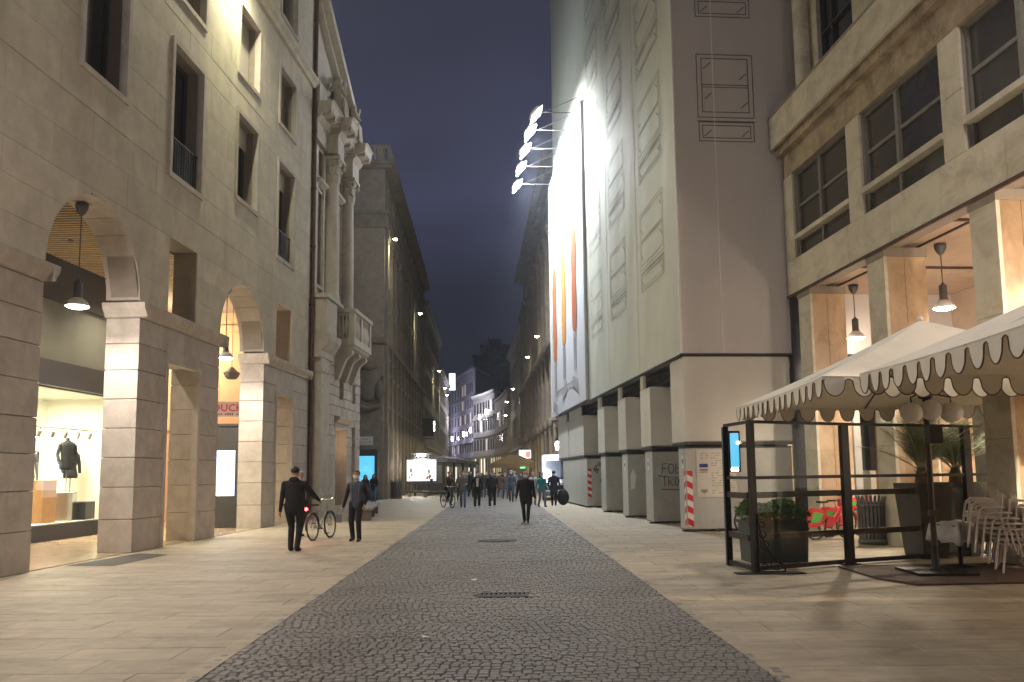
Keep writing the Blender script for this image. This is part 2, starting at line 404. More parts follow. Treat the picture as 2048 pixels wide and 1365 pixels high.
while y<34:
    size=cs if y<16 else .16 if y<22 else .24
    x=RX(y,-1)+.02+rnd.uniform(-.05,0)
    while x<RX(y,1)-.03:
        wd_=size*rnd.uniform(.88,1.12)
        yo=.05*math.sin((x+2.5)*2.1)*(1 if y<30 else 0)+rnd.uniform(-.006,.006)
        z=rnd.uniform(-.004,.005)
        cx,cy=x+wd_/2,y+size/2+yo
        if not any(a<cx<b and c<cy<d for a,b,c,d in drain_zone):
            tgt=MB() if (n_part<300 and y>=6.1) else stuff
            tgt.xf=Matrix.Translation((cx,cy,z))@Matrix.Rotation(rnd.uniform(-.06,.06),4,'Z')@Euler((rnd.uniform(-.02,.02),rnd.uniform(-.03,.03),0)).to_matrix().to_4x4()
            h=wd_/2-.0035; hy=size/2-.0035
            if y<16: tgt.topbox(-h,h,-hy,hy,-.03,0,.009)
            else: tgt.add([(-h,-hy,-.012),(h,-hy,-.012),(h,hy,-.012),(-h,hy,-.012),(-h+.012,-hy+.012,0),(h-.012,-hy+.012,0),(h-.012,hy-.012,0),(-h+.012,hy-.012,0)],[(4,5,6,7),(0,1,5,4),(1,2,6,5),(2,3,7,6),(3,0,4,7)])
            if tgt is not stuff: tgt.build('cobblestone','cobble',road); n_part+=1
        x+=wd_
    y+=size; row+=1
stuff.xf=None; tag(stuff.build('cobblestones','cobble',road),kind='stuff')

LD=(.05,1); LP=(-8.38,18.4)
def lx(y): return LP[0]+(y-LP[1])*.05
def rx(y): return 7.85+(23-y)*.07
def paving(name,side,label_mat,xa,xb,y0,y1,slab=(1.05,.52),limit=300):
    base=MB(); ys=[y0,y1]
    base.add([(xa(y0),y0,-.008),(xb(y0),y0,-.008),(xb(y1),y1,-.008),(xa(y1),y1,-.008)],[(0,1,2,3)])
    root=tag(base.build(name,'pavement_base'),kind='structure')
    rest=MB(); n=0; y=y0; r=0
    while y<y1:
        x=xa(y)+.01-((r%2)*.5*slab[0])
        dy=slab[1] if y<32 else 1.0
        while x<xb(y)-.02:
            a,b=max(x,xa(y)+.01),min(x+slab[0],xb(y)-.015); x+=slab[0]
            if b-a<.06: continue
            vis=abs((a+b)/2)<.66*y+1.0 and y>5.2
            z=random.uniform(-.0015,.0015)
            if vis and n<limit:
                m=MB(); m.topbox(a+.003,b-.003,y+.003,y+dy-.003,-.03,z,.004); m.build('paving_slab',label_mat,root); n+=1
            else:
                rest.add([(a+.003,y+.003,z),(b-.003,y+.003,z),(b-.003,y+dy-.003,z),(a+.003,y+dy-.003,z)],[(0,1,2,3)])
        y+=dy; r+=1
    if rest.f: tag(rest.build('paving_slabs',label_mat,root),kind='stuff')
    return root
paving('left_pavement',-1,'pavement_stone',lambda y:lx(y)-(-.0) if y<31 else -8.6-(y-31)*.0,lambda y:RX(y,-1),2.0,62)
paving('right_pavement',1,'pavement_stone',lambda y:RX(y,1),lambda y:rx(y)+1.2 if y<23 else 4.9-.08*(y-22.9)+3.2,2.0,60)
# kerb strips of longer stones along the road
for nm,s in (('left_kerb_strip',-1),('right_kerb_strip',1)):
    k=MB(); k.add([(RX(2,s)-.09,2,.003),(RX(2,s)+.09,2,.003),(RX(110,s)+.09,110,.003),(RX(110,s)-.09,110,.003)],[(0,1,2,3)])
    tag(k.build(nm,'pavement_stone'),kind='structure')
# square beyond
p=MB(); p.add([(-40,62,-.006),(RX(62,-1),62,-.006),(RX(200,-1),200,-.006),(-40,200,-.006)],[(0,1,2,3)]); p.add([(RX(60,1),60,-.006),(30,60,-.006),(30,200,-.006),(RX(200,1),200,-.006)],[(0,1,2,3)])
tag(p.build('far_pavement','pavement_stone'),kind='structure')
# drains
def grate(loc,nb,label):
    t=thing('drain_grate',label,'drain',loc)
    f=MB(); L_=.66;W_=.40
    f.box(-L_/2,L_/2,-W_/2,-W_/2+.03,-.03,.006); f.box(-L_/2,L_/2,W_/2-.03,W_/2,-.03,.006); f.box(-L_/2,-L_/2+.03,-W_/2+.03,W_/2-.03,-.03,.006); f.box(L_/2-.03,L_/2,-W_/2+.03,W_/2-.03,-.03,.006)
    f.build('frame','cast_iron',t)
    b=MB(); b.box(-.02,.02,-W_/2+.03,W_/2-.03,-.02,.004); me=b.mesh('bar',['cast_iron'])
    for i in range(nb): place(me,'bar',t,(-L_/2+.07+i*(L_-.14)/(nb-1),0,0))
    d=MB(); d.box(-L_/2+.03,L_/2-.03,-W_/2+.03,W_/2-.03,-.10,-.05); d.build('pit','ceiling_black',t)
grate((-.15,11.5,0),9,'slotted cast iron drain grate in the cobbled road in front')
t=thing('manhole_cover','small dark iron manhole cover farther up the cobbled road','manhole',(-.46,20.55,0))
m=MB(); m.lathe([(0,.004),(.30,.004),(.31,-.01),(.31,-.04)],n=24); m.build('cover','cast_iron',t)
m=MB(); m.lathe([(.33,-.03),(.33,.006),(.38,.006),(.38,-.03)],n=24); m.build('frame','cobble_joint',t)
# litter on the road
def litter(loc,rz,label):
    m=MB(); m.add([(-.05,-.02,.008),(.04,-.03,.012),(.05,.02,.022),(-.01,.035,.01),(-.045,.02,.02)],[(0,1,4),(1,2,3),(1,3,4)]); m.add([(-.05,-.02,.004),(.04,-.03,.006),(.05,.02,.014),(-.01,.035,.004),(-.045,.02,.012)],[(4,1,0),(3,2,1),(4,3,1)])
    tag(m.build('litter','white_paint',None,loc,(0,0,rz)),label,'litter')
litter((-.62,13.1,0),.7,'white scrap of paper on the cobbles beyond the grate')
litter((-.9,8.6,0),2.2,'pale scrap of paper on the near cobbles left of the grate')
litter((2.9,17.6,0),.3,'small pale scrap on the right pavement near the road edge')
m=MB(); m.add([(-8.42,15.75,.004),(-7.42,15.65,.004),(-7.3,17.8,.004),(-8.1,18.2,.004)],[(0,1,2,3)])
tag(m.build('metal_floor_plate','cobble_joint'),'dark flush metal plate in the pavement before the first arch','floor plate')

# ------------------------------------------------------------------ lamps
def pendant_mesh():
    P={}
    m=MB(); m.lathe([(0,0),(.13,0),(.12,-.10),(.07,-.20),(.03,-.24),(0,-.24)],n=14); P['canopy']=m.mesh('canopy',['lamp_metal'])
    m=MB(); m.lathe([(0,.34),(.035,.34),(.045,.30),(.07,.26),(.075,.30),(.085,.28),(.085,0),(.10,-.02),(.10,-.04),(0,-.04)],n=14); P['housing']=m.mesh('housing',['lamp_metal'])
    m=MB(); m.lathe([(.09,-.04),(.13,-.07),(.20,-.14),(.235,-.22),(.225,-.22),(.19,-.15),(.12,-.08),(.08,-.05)],n=20); P['shade']=m.mesh('shade',['white_plastic'])
    m=MB(); m.lathe([(0,-.27),(.10,-.265),(.18,-.245),(.222,-.215),(.20,-.20),(0,-.20)],n=20); P['lens']=m.mesh('lens',['bulb_white'])
    return P
PEND=pendant_mesh()
def pendant(parent_xy,ztop,zlamp,label,group,power=260,color=(1,.82,.60),side=.22):
    x,y=parent_xy; t=thing('pendant_lamp',label,'lamp',(x,y,zlamp),0,group)
    place(PEND['canopy'],'canopy',t,(0,0,ztop-zlamp))
    m=MB(); m.tube([(0,0,.30),(0,0,ztop-zlamp-.2)],.014,6); m.build('rod','lamp_metal',t)
    for k in ('housing','shade','lens'): place(PEND[k],k,t)
    light('SPOT',t,(0,0,-.34),power,color,.12,spot=168,blend=.45,target=(0,0,-5)); light('POINT',t,(0,0,-.40),power*side,color,.12)
    return t
def wall_lamp_mesh():
    P={}
    m=MB(); m.tube([(0,0,-.35),(0,-.35,-.05),(0,-.7,.05)],.025,6); m.box(-.08,.08,-.06,0,-.5,-.1); P['bracket']=m.mesh('bracket',['lamp_metal'])
    m=MB(); m.lathe([(0,.16),(.05,.16),(.10,.10),(.19,.0),(.24,-.06),(.22,-.06),(.16,.0),(0,.02)],(0,-.8,0),n=16); P['shade']=m.mesh('shade',['lamp_metal'])
    m=MB(); m.ell((0,-.8,-.06),(.19,.19,.13),14,8); P['globe']=m.mesh('globe',['bulb_yellow'])
    return P
WLM=wall_lamp_mesh()
def wall_lamp(org,rz,u,z,label,power=2400,color=(1,.89,.73),group='lamps on brackets high on the facades',y=-.02,lightoff=-.8,streak=0,scale=1.0,lsize=.16,lz=-.36):
    c,s=math.cos(rz),math.sin(rz)
    t=thing('wall_lamp',label,'street lamp',(org[0]+c*u-s*y,org[1]+s*u+c*y,z),rz,group); t.scale=(scale,)*3
    for k in WLM: place(WLM[k],k,t)
    near=lsize>.3
    light('SPOT',t,(0,lightoff-.05,lz),power*(1.0 if near else 1.15),color,lsize,spot=(176 if near else 158),blend=1.0,target=(0,lightoff-.9,lz-4))
    light('POINT',t,(0,lightoff-.05,lz),power*(.22 if near else .10),color,lsize)
    if streak: light('SPOT',t,(0,-.45,-.30),streak,(1,1,.40),.05,spot=50,blend=.8,target=(0,-.02,-3.5))
    return t

# ------------------------------------------------------------------ LEFT BUILDING with the arcade
LO,LRZ=frame_dir(LP,LD)
B1=thing('arcade_building','beige stone building with tall round arches at street level, nearest on the left','building',(LO[0],LO[1],0),LRZ)
def lw(u,y,z=0):  # local to world of the left frame
    c,s=math.cos(LRZ),math.sin(LRZ); return (LO[0]+c*u-s*y,LO[1]+s*u+c*y,z)
U0,U1=-16.0,12.72
arches=[(-1.83+7.98*k,1.76,5.60) for k in (-1,0,1)]
small_up=[(1.27+7.8*k,2.85+7.8*k,5.50,7.46) for k in (-2,-1,0,1)]
small_up[1]=(-6.9,-5.2,5.5,7.46); small_up[0]=(-14.8,-13.1,5.5,7.46)
big_open=[(-3.59+7.98*k,-.07+7.98*k,0,5.60) for k in (-1,0,1)]
low_open=[(1.27,3.15,0,4.42),(9.1,10.95,0,4.42),(-6.75,-4.9,0,4.42),(-14.7,-12.9,0,4.42)]
wins=[]   # (u0,u1,z0,z1,kind)
for k in (-1,0,1):
    b=1.27+7.8*k+ (0 if k>=0 else -.35)
    wins.append((b-.12,b+1.55,9.05,12.35,'tall'))
    wins.append((b-.12,b+1.55,13.75,15.75,'top'))
    wins.append((b-.12,b+1.55,17.7,20.2,'attic'))
    c=-1.83+7.98*k-.05
    wins.append((c-.82,c+.80,9.88,12.42,'short'))
    wins.append((c-.82,c+.80,13.75,15.85,'top2'))
    wins.append((c-.82,c+.80,17.7,20.2,'attic'))
wo=[(a,b,c,d) for a,b,c,d,_ in wins]
# structural backing
mb=MB(); wall_into(mb,(U0,U1,5.52,21.5),small_up+wo,arches,0.0,.62,.02); wall_into(mb,(U0,U1,5.20,5.52),big_open,[],0.0,.62,.03)
wall_into(mb,(U0,U1,0,5.20),big_open+low_open,[],.02,.68,.03)
mb.build('wall','travertine_back',B1)
# cladding above the impost
rows=[5.52,6.17,6.82,7.46,8.25,9.05,9.88,10.7,11.5,12.4,13.1,13.75,14.5,15.2,15.9,16.75]
cladding(B1,'travertine',-7.5,U1,rows,2.7,small_up+wo,arches,-.035,0,.007,'stone_slab',4)
mb=MB(); wall_into(mb,(U0,-7.5,5.52,16.75),small_up+wo,arches,-.035,0); mb.build('far_cladding','travertine',B1)
mb=MB(); wall_into(mb,(U0,U1,17.1,21.5),wo,[],-.035,0); mb.build('upper_cladding','travertine',B1)
# string course and roof cornice
m=MB(); m.prism([(-.30,17.05),(-.30,16.93),(-.20,16.86),(-.14,16.75),(0,16.75),(0,17.1),(-.26,17.1)],U0,U1+.02,'x'); m.build('string_course','travertine',B1)
m=MB(); m.prism([(-.6,21.9),(-.6,21.7),(-.2,21.5),(.62,21.5),(.62,22.0),(-.55,22.0)],U0,U1,'x'); m.build('roof_cornice','travertine',B1)
m=MB(); m.box(U0,U1,.62,13,7.75,21.4); m.build('upper_floors','travertine_back',B1)
# piers: stacked blocks, each a stone
pr=random.Random(5)
piers=[(-.07,1.27),(3.15,4.39),(7.91,9.1),(10.95,U1),(-4.9,-3.59),(-8.05,-6.75)]
prow=[0,.72,1.42,2.07,2.72,3.37,4.02,4.62,5.20]
for (a,b) in piers:
    for i in range(8):
        mm=MB(); j=pr.uniform(-.003,.003)
        top=prow[i+1]; 
        mm.cbox(a+.0,b-.0,-.045+j,.72,prow[i]+.006,top-.006,.011); mm.build('pier_block','travertine_pier',B1)
# lintels over the narrow openings, with a moulded surround
for (a,b,_,zt) in low_open[:3]:
    for (p,q) in ((a,(a+b)/2),((a+b)/2,b)):
        mm=MB(); mm.box(p+.005,q-.005,-.045,.70,zt+.006,5.19); mm.build('lintel_block','travertine_pier',B1)
    s_=MB(); s_.box(a-.02,a+.09,-.075,.1,0,zt+.02); s_.box(b-.09,b+.02,-.075,.1,0,zt+.02); s_.box(a+.09,b-.09,-.075,.1,zt-.07,zt+.02); s_.build('opening_surround','travertine_pier',B1)
# impost mouldings
def impost(a,b):
    m=MB(); prof=[(-.05,5.20),(-.10,5.22),(-.12,5.28),(-.22,5.40),(-.24,5.52),(-.05,5.52)]
    m.prism(prof,a-.0,b+.0,'x')
    # returns into the arch
    for (u,sg) in ((a,-1),(b,1)):
        pp=[(u,5.20),(u+sg*.05,5.22),(u+sg*.07,5.28),(u+sg*.17,5.40),(u+sg*.19,5.52),(u,5.52)]
        m.prism(pp,-.24,.74,'y')
    m.build('impost','travertine_pier',B1)
for a,b in ((-.07,4.39),(7.91,U1-.2),(-8.05,-3.59)): impost(a,b)
# arch linings: single voussoirs
for (cx,r,zs) in arches:
    nseg=11
    for i in range(nseg):
        t0,t1=math.pi*i/nseg+.004,math.pi*(i+1)/nseg-.004
        mm=MB(); pts=[]
        for q in range(4): t=t0+(t1-t0)*q/3; pts.append((cx-(r-.022)*math.cos(t),zs+(r-.022)*math.sin(t)))
        for q in range(3,-1,-1): t=t0+(t1-t0)*q/3; pts.append((cx-(r+.004)*math.cos(t),zs+(r+.004)*math.sin(t)))
        mm.prism(pts,-.04,.74); mm.build('voussoir','travertine_pier',B1)
# windows of the upper floors
def l1_window(a,b,z0,z1,kind):
    f=MB(); t=.13; y0,y1=-.085,.10
    f.box(a-t,a,y0,y1,z0-t,z1+t); f.box(b,b+t,y0,y1,z0-t,z1+t); f.box(a,b,y0,y1,z1,z1+t); f.box(a,b,y0,y1,z0-t,z0)
    wdw=f.build('window','travertine_pier',B1)
    p=MB(); p.box(a,b,.44,.46,z0,z1); p.build('pane','glass_dark',wdw)
    s=MB(); c=(a+b)/2
    s.box(c-.04,c+.04,.38,.44,z0,z1); s.box(a,a+.07,.38,.44,z0,z1); s.box(b-.07,b,.38,.44,z0,z1); s.box(a+.07,c-.04,.38,.44,z1-.08,z1); s.box(c+.04,b-.07,.38,.44,z1-.08,z1); s.box(a+.07,c-.04,.38,.44,z0,z0+.1); s.box(c+.04,b-.07,.38,.44,z0,z0+.1)
    s.build('sash','window_frame',wdw)
    if kind=='tall':
        q=MB(); q.box(a,b,.05,.09,z0+.98,z0+1.02); q.box(a,b,.05,.09,z0+.08,z0+.11)
        n=13
        for i in range(n): x=a+.05+(b-a-.1)*i/(n-1); q.box(x-.01,x+.01,.06,.08,z0+.11,z0+.98)
        q.build('railing','cast_iron',wdw)
    if kind in('short','tall') and a>4:
        q=MB(); q.box(a+.02,b-.02,.30,.33,z1-.62,z1); q.build('blind','blind',wdw)
    if kind in('short','tall') and a<4:
        q=MB(); q.box(a+.10,a+.10+(b-a)*.42,.345,.36,z0+.1,z1-.1); q.build('curtain','curtain',wdw)
    if kind in('top','top2'):
        q=MB(); q.box(a+.02,b-.02,.30,.33,z0,z1); q.build('blind','curtain' if kind=='top' else 'blind',wdw)
    return wdw
for wdef in wins:
    if wdef[0]>-8 : l1_window(*wdef)
# arcade interior: ceiling, slats, back wall, floor
m=MB(); m.box(U0,7.6,.70,4.2,7.62,7.75); m.build('arcade_ceiling','ceiling_black',B1)
sl=MB(); sl.box(-.035,.035,.74,4.0,0,.018); me=sl.mesh('ceiling_slat',['slat_wood'])
i=0; u=-5.5
while u<7.5: place(me,'ceiling_slat',B1,(u,0,7.50)); u+=.17
m=MB(); m.box(U0,7.5,4.0,4.25,4.72,6.35); m.build('arcade_back_wall','wall_olive',B1)
m=MB(); m.box(U0,7.5,3.9,4.25,6.35,7.62); m.build('shadow_band','band_dark',B1)  # shadow under the ceiling, painted as a dark band on the wall
m=MB(); m.box(U0,7.5,3.82,4.25,4.05,4.72); m.build('shop_fascia','band_dark',B1)
m=MB(); m.box(U0,1.6,4.0,4.25,0,4.05); m.box(7.0,7.5,4.0,4.25,0,4.05); m.build('arcade_back_pier','wall_olive',B1)
m=MB(); m.box(1.6,7.0,3.86,4.2,0.0,.42); m.build('shop_plinth','band_dark',B1)
m=MB(); m.box(1.6,7.0,4.0,4.02,.42,4.05); m.build('shop_glass','clear_glass',B1)
fl=MB(); fl.box(U0,U1,.0,12,-.02,.004); afl=fl.build('arcade_floor_base','pavement_base',B1)
u=-9; k=0
while u<12:
    for y in np.arange(.02,4.0,.8):
        q=MB(); q.box(u+.003,u+1.197,y+.003,y+.797,0,.012); q.build('floor_tile','arcade_floor',B1)
    u+=1.2
m=MB(); m.box(U0,U1,4.0,12,.004,.010); m.build('passage_floor','arcade_floor',B1)
# shop interior
sh=thing('shop_display','brightly lit fashion shop window behind the first arch','shop display',lw(4.3,5.3,.42),LRZ)
m=MB(); m.box(-2.7,2.7,1.1,1.15,0,3.63); m.build('back_wall','shop_white',sh)
m=MB(); m.box(-2.7,-2.65,-1.25,1.1,0,3.63); m.box(2.65,2.7,-1.25,1.1,0,3.63); m.build('side_wall','shop_white',sh)
m=MB(); m.box(-2.7,2.7,-1.27,1.1,-.04,0); m.build('floor','shop_white',sh)
m=MB(); m.box(-2.7,2.7,-1.27,1.1,3.63,3.68); m.build('ceiling','shop_white',sh)
light('AREA',sh,(0,-.1,3.5),560,(1,.90,.62),2.2,target=(0,-.1,0))
light('POINT',sh,(-1.6,-.4,2.1),60,(1,.93,.75),.1); light('POINT',sh,(1.0,-.3,2.1),60,(1,.93,.75),.1)
m=MB(); m.tube([(-2.5,-.6,2.62),(2.5,-.6,2.62)],.02,6); m.build('lamp_track','grey_metal',sh)
for i in range(8):
    q=MB(); q.tube([(0,0,0),(0,0,-.10)],.012,6); q.tube([(0,0,-.10),(.05,.10,-.26)],.05,8); q.cur=1; q.ell((.052,.104,-.27),(.04,.04,.03),8,6); q.build('spotlight',['grey_metal','bulb_white'],sh,(-2.2+i*.62,-.6,2.62))
def garment_stand(u,y,z,c,label,lean=0):
    t=thing('mannequin',label,'mannequin',lw(u,y,z),LRZ+R_(-30))
    m=MB(); m.lathe([(0,0),(.16,0),(.16,.02),(.02,.03),(.015,.75),(0,.75)],n=12); m.build('stand','grey_metal',t)
    m=MB(); m.lathe([(0,.62),(.20,.62),(.22,.70),(.17,.95),(.19,1.12),(.225,1.28),(.21,1.38),(.10,1.44),(.055,1.47),(.05,1.53),(0,1.54)],n=14); m.v=[(p[0],p[1]*.62,p[2]) for p in m.v]; m.build('jacket',c,t)
    for s in (-1,1):
        m=MB(); m.tube([(s*.20,0,1.34),(s*.27,.02,1.05),(s*.25,-.06,.78)],[.06,.052,.042],8); m.build('sleeve',c,t)
garment_stand(5.35,4.75,1.25,'cl_black','mannequin in a black jacket standing on a mirrored plinth')
garment_stand(4.85,5.6,.98,'cl_charcoal','mannequin in a dark grey jacket behind the wooden box')
garment_stand(3.05,4.8,.62,'cl_cream','mannequin draped in a cream coat at the left of the shop window')
garment_stand(6.3,5.2,1.0,'cl_black','black jacket half hidden by the stone pier at the right of the shop window')
def boxthing(name,label,cat,u,y,z,sx,sy,sz,m_,rz=0,extra=None):
    t=thing(name,label,cat,lw(u,y,z),LRZ+rz)
    m=MB(); m.cbox(-sx/2,sx/2,-sy/2,sy/2,0,sz-.02,.008); m.build('body',m_,t)
    m=MB(); m.cbox(-sx/2-.01,sx/2+.01,-sy/2-.01,sy/2+.01,sz-.02,sz+.01,.005); m.build('top',m_,t)
    return t
boxthing('display_box','orange brown wooden box in the lit shop window','display box',4.2,4.75,.42,.62,.5,1.15,'wood_box')
boxthing('display_plinth','pale plinth carrying the black jacket mannequin in the shop','plinth',5.35,4.75,.42,.5,.5,.8,'chrome',.3)
boxthing('display_table','narrow grey table at the left edge of the shop window','table',2.7,5.3,.42,.9,.5,.75,'grey_metal')
boxthing('display_crate','dark low crate at the right of the shop window','crate',6.1,4.7,.42,.8,.5,.5,'band_dark',.2)
m=MB()
for x in (0,1.0,1.6): m.box(x-.02,x+.02,-.02,.02,0,2.0)
m.box(0,1.6,-.02,.02,1.97,2.0)
t=thing('garment_rack','black metal frame rack of clothes inside the shop','clothes rack',lw(4.2,5.9,.42),LRZ); m.build('frame','black_metal',t)
for i in range(7):
    q=MB(); q.box(-.03,.03,-.2,.2,.75+.03*(i%3),1.8); q.build('garment',['cl_black','cl_charcoal','cl_cream','cl_grey'][i%4],t,(.15+i*.12,0,0))
# passage with the peach walls beyond the second arch
PA=thing('passage_wall','peach lit passage wall with doorways seen through the second arch','wall',lw(12.2,0.75,0),LRZ)
def pw(mb_): return mb_
m=MB(); wall_into(m,(0,11,0,8.6),[(3.1,4.0,3.9,5.6),(5.2,6.0,3.9,5.6),(2.2,3.3,0,3.0)],[],0,.3)
m.v=[(p[1],p[0],p[2]) for p in m.v]; m.f=[f[::-1] for f in m.f]; m.build('wall','peach_plaster',PA)
m=MB()
for (a,b,c,d) in ((3.1,4.0,3.9,5.6),(5.2,6.0,3.9,5.6),(2.2,3.3,0,3.0)): m.box(.18,.2,a,b,c,d)
m.build('opening_panel','wall_olive',PA)
m=MB(); m.box(-.12,0,0,11,7.0,7.25); m.box(-.06,0,0,11,3.35,3.5); m.build('moulding','peach_plaster',PA)
m=MB(); m.box(-4.7,0.3,11,11.3,0,9.5); m.build('end_wall','peach_plaster',PA)
m=MB(); m.box(-4.7,.3,-.1,11.3,8.6,8.75); m.build('vault','shop_white',PA)
for i in range(9):
    q=MB(); q.box(-4.6,0,0,.14,8.42,8.6); q.build('vault_rib','travertine_pier',PA,(0,.6+i*1.15,0))
for i in range(3):
    q=MB(); q.prism([(-4.4+i*1.6,1.0),(-4.28+i*1.6,1.0),(-2.3+i*1.6,9.5),(-2.42+i*1.6,9.5)],8.36,8.42,'z'); q.build('vault_rib','travertine_pier',PA)
light('AREA',PA,(-2.2,5.0,6.6),420,(1,.76,.48),2.5,target=(-2.2,5,0))
light('POINT',PA,(-1.6,3.0,6.4),420,(1,.74,.45),.2)
m=MB(); m.box(7.5,7.7,4.0,12,0,8.6); m.build('passage_side_wall','wall_olive',B1)
# hanging lantern in the passage
t=thing('hanging_lantern','dark hexagonal lantern hanging behind the second arch','lantern',lw(11.2,2.3,5.25),LRZ)
m=MB(); m.lathe([(0,.32),(.06,.30),(.24,.12),(.30,.10),(.24,-.05),(.16,-.14),(0,-.14)],n=6,smooth=False); m.build('body','lamp_metal',t); m=MB(); m.tube([(0,0,.3),(0,0,3.2)],.012,5); m.build('chain','lamp_metal',t)
# TOUCH sign board
t=thing('hanging_sign','pink board with red letters hanging behind the second arch','sign',lw(10.5,2.2,3.72),LRZ+R_(-72))
m=MB(); m.box(-.95,.95,0,.05,-.02,.52); m.build('board','pink_board',t)
text('TOUCH','lettering','sign_red',t,(-.05,-.008,.29),(math.pi/2,0,0),.36,.004,bold=.006)
m=MB(); m.box(-.86,-.80,-.004,0,.04,.12)
for i in range(18):
    if i%5!=2: m.box(-.62+i*.075,-.575+i*.075,-.004,0,.05,.05+random.choice((.05,.06,.07)))
m.build('small_print','ink',t)
m=MB(); m.tube([(.62,-.01,.30),(.70,-.01,.36),(.78,-.01,.30),(.86,-.01,.36)],.018,5); m.build('squiggle','sign_red',t)
# digital totem
t=thing('advertising_totem','dark totem with a glowing white screen under the second arch','totem',(-8.98,26.45,0),R_(2))
m=MB(); m.cbox(-.46,.50,0,.45,0,3.22,.02); m.build('body','planter',t)
m=MB(); m.box(-.50,.54,-.04,.47,3.22,3.30); m.build('cap','planter',t)
m=MB(); m.box(-.40,.12,-.014,0,1.02,2.42); s_=m.build('screen','screen_white',t)
m=MB(); m.box(.12,.15,-.012,0,1.02,2.42); m.box(-.43,-.40,-.012,0,1.02,2.42); m.box(-.43,.15,-.012,0,2.42,2.45); m.build('screen_edge','screen_white_edge',t)
m=MB(); m.box(.32,.34,-.01,0,0.02,3.2); m.build('seam','black_metal',t)
light('AREA',t,(-.14,-.1,1.7),14,(.75,.85,1),.9,target=(-.14,-3,1.5))
t=thing('advertising_totem','second glowing screen farther along, seen through the last narrow opening','totem',(-8.95,30.6,0),R_(2))
m=MB(); m.cbox(-.35,.35,0,.3,0,2.6,.02); m.build('body','planter',t); m=MB(); m.box(-.28,.28,-.014,0,1.2,2.35); m.build('screen','screen_white',t)
# arcade pendants
AG='pendant lamps hanging in the left arches'
for u,lb in ((-1.68,'round pendant lamp hanging in the nearest arch on the left'),(6.05,'round pendant lamp hanging in the second arch on the left')):
    x,y,_=lw(u,.45); pendant((x,y),7.30,5.36,lb,AG,420,(1,.88,.76))
x,y,_=lw(-9.9,.45); pendant((x,y),7.30,5.36,'round pendant lamp in the arch behind the viewer',AG,200,(1,.88,.76))
for u,lb in ((1.5,'small recessed light in the slatted ceiling behind the first pier'),(-6,'small recessed light in the slatted ceiling nearest the viewer'),(5.2,'small recessed light in the slatted ceiling inside the second arch')):
    t=thing('ceiling_downlight',lb,'lamp',lw(u,2.6,7.48),LRZ,'recessed lights in the arcade ceiling')
    m=MB(); m.lathe([(0,-.01),(.05,-.01),(.07,.0),(.07,.03),(0,.03)],n=12); m.build('ring','lamp_metal',t)
    light('SPOT',t,(0,0,-.06),650,(1,.84,.64),.06,spot=120,blend=.8,target=(0,0,-5))
# drainpipe
t=thing('drainpipe','rust brown drainpipe between the arcade building and the palace','drainpipe',lw(12.86,-.12,0),LRZ)
m=MB(); m.tube([(0,0,0.1),(0,0,21)],.075,10); m.build('pipe','rust_pipe',t)
cl=MB(); cl.lathe([(.078,0),(.10,0),(.10,.07),(.078,.07)],n=10); cl.box(-.02,.02,.08,.16,.01,.06); me=cl.mesh('clamp',['rust_pipe'])
for z in np.arange(1.2,20,2.3): place(me,'clamp',t,(0,0,z))
# high lamps on this facade
wall_lamp(LO,LRZ,4.5,17.75,'street lamp on a bracket above the stone string course of the arcade building',4000*STREET,streak=1100,color=(1,.94,.66))
wall_lamp(LO,LRZ,-10.5,11.6,'street lamp on the facade nearest the viewer, left side',3700*STREET,color=(1,.87,.78),lsize=.5,lz=-1.0)  # unseen lamp added to light the end sheet, right facade and umbrellas

# ------------------------------------------------------------------ PALACE (left, second)
X2=13.0
B2=thing('palace','pale neoclassical palace with giant columns and a stone balcony','building',lw(X2,0),LRZ)
W2=8.1
op2=[(1.85,2.40,0,3.95),(3.75,5.6,0,3.60),(6.55,7.15,0,3.80),(1.95,2.45,4.9,6.6),(4.3,4.95,4.9,6.6),(6.6,7.15,4.9,6.6)]
WU=5.15
upw=[(.45,1.1,9.1,12.9),(2.65,3.85,9.1,13.2),(.5,1.15,13.5,14.6),(2.7,3.75,13.6,14.6)]
m=MB(); wall_into(m,(0,W2,0,7.3),op2,[],0,.5); wall_into(m,(0,WU,7.3,17.4),upw,[],.0,.5); m.prism([(0,17.4),(WU,17.4),(WU,17.6),(0,20.6)],0,.5); m.build('wall','palazzo_stone',B2)
m=MB(); m.box(0,W2,.5,12,0,.1); m.box(0,WU,.55,12,7.3,17.3); m.build('body','travertine_back',B2)
rows=[0.35+.42*i for i in range(17)]
cladding(B2,'palazzo_stone',1.3,W2,rows,.95,op2,[],-.055,0,.034,'rusticated_block',8)
m=MB(); m.box(1.3,W2,-.10,0,0,.35); m.build('plinth','palazzo_stone',B2)
# openings: warm lit reveals with panels
for (a,b,c,d) in op2:
    q=MB(); q.box(a,b,.44,.47,c,d); 
    w_=q.build('doorway' if c==0 else 'window',('peach_plaster' if c==0 else 'glass_warm'),B2)
    if c==0:
        q=MB(); q.box(a,a+.08,.36,.44,c,d); q.box(b-.08,b,.36,.44,c,d); q.box(a+.08,b-.08,.36,.44,d-.08,d); q.build('frame','palazzo_stone',w_)
m=MB(); m.prism([(-.30,4.10),(-.30,4.02),(-.12,3.85),(-.045,3.85),(-.045,4.12)],3.5,5.85,'x'); m.box(3.5,5.85,-.1,-.045,3.62,3.80); m.build('door_hood','palazzo_stone',B2)
light('POINT',B2,(4.7,-.1,2.9),14,(1,.7,.45),.1)
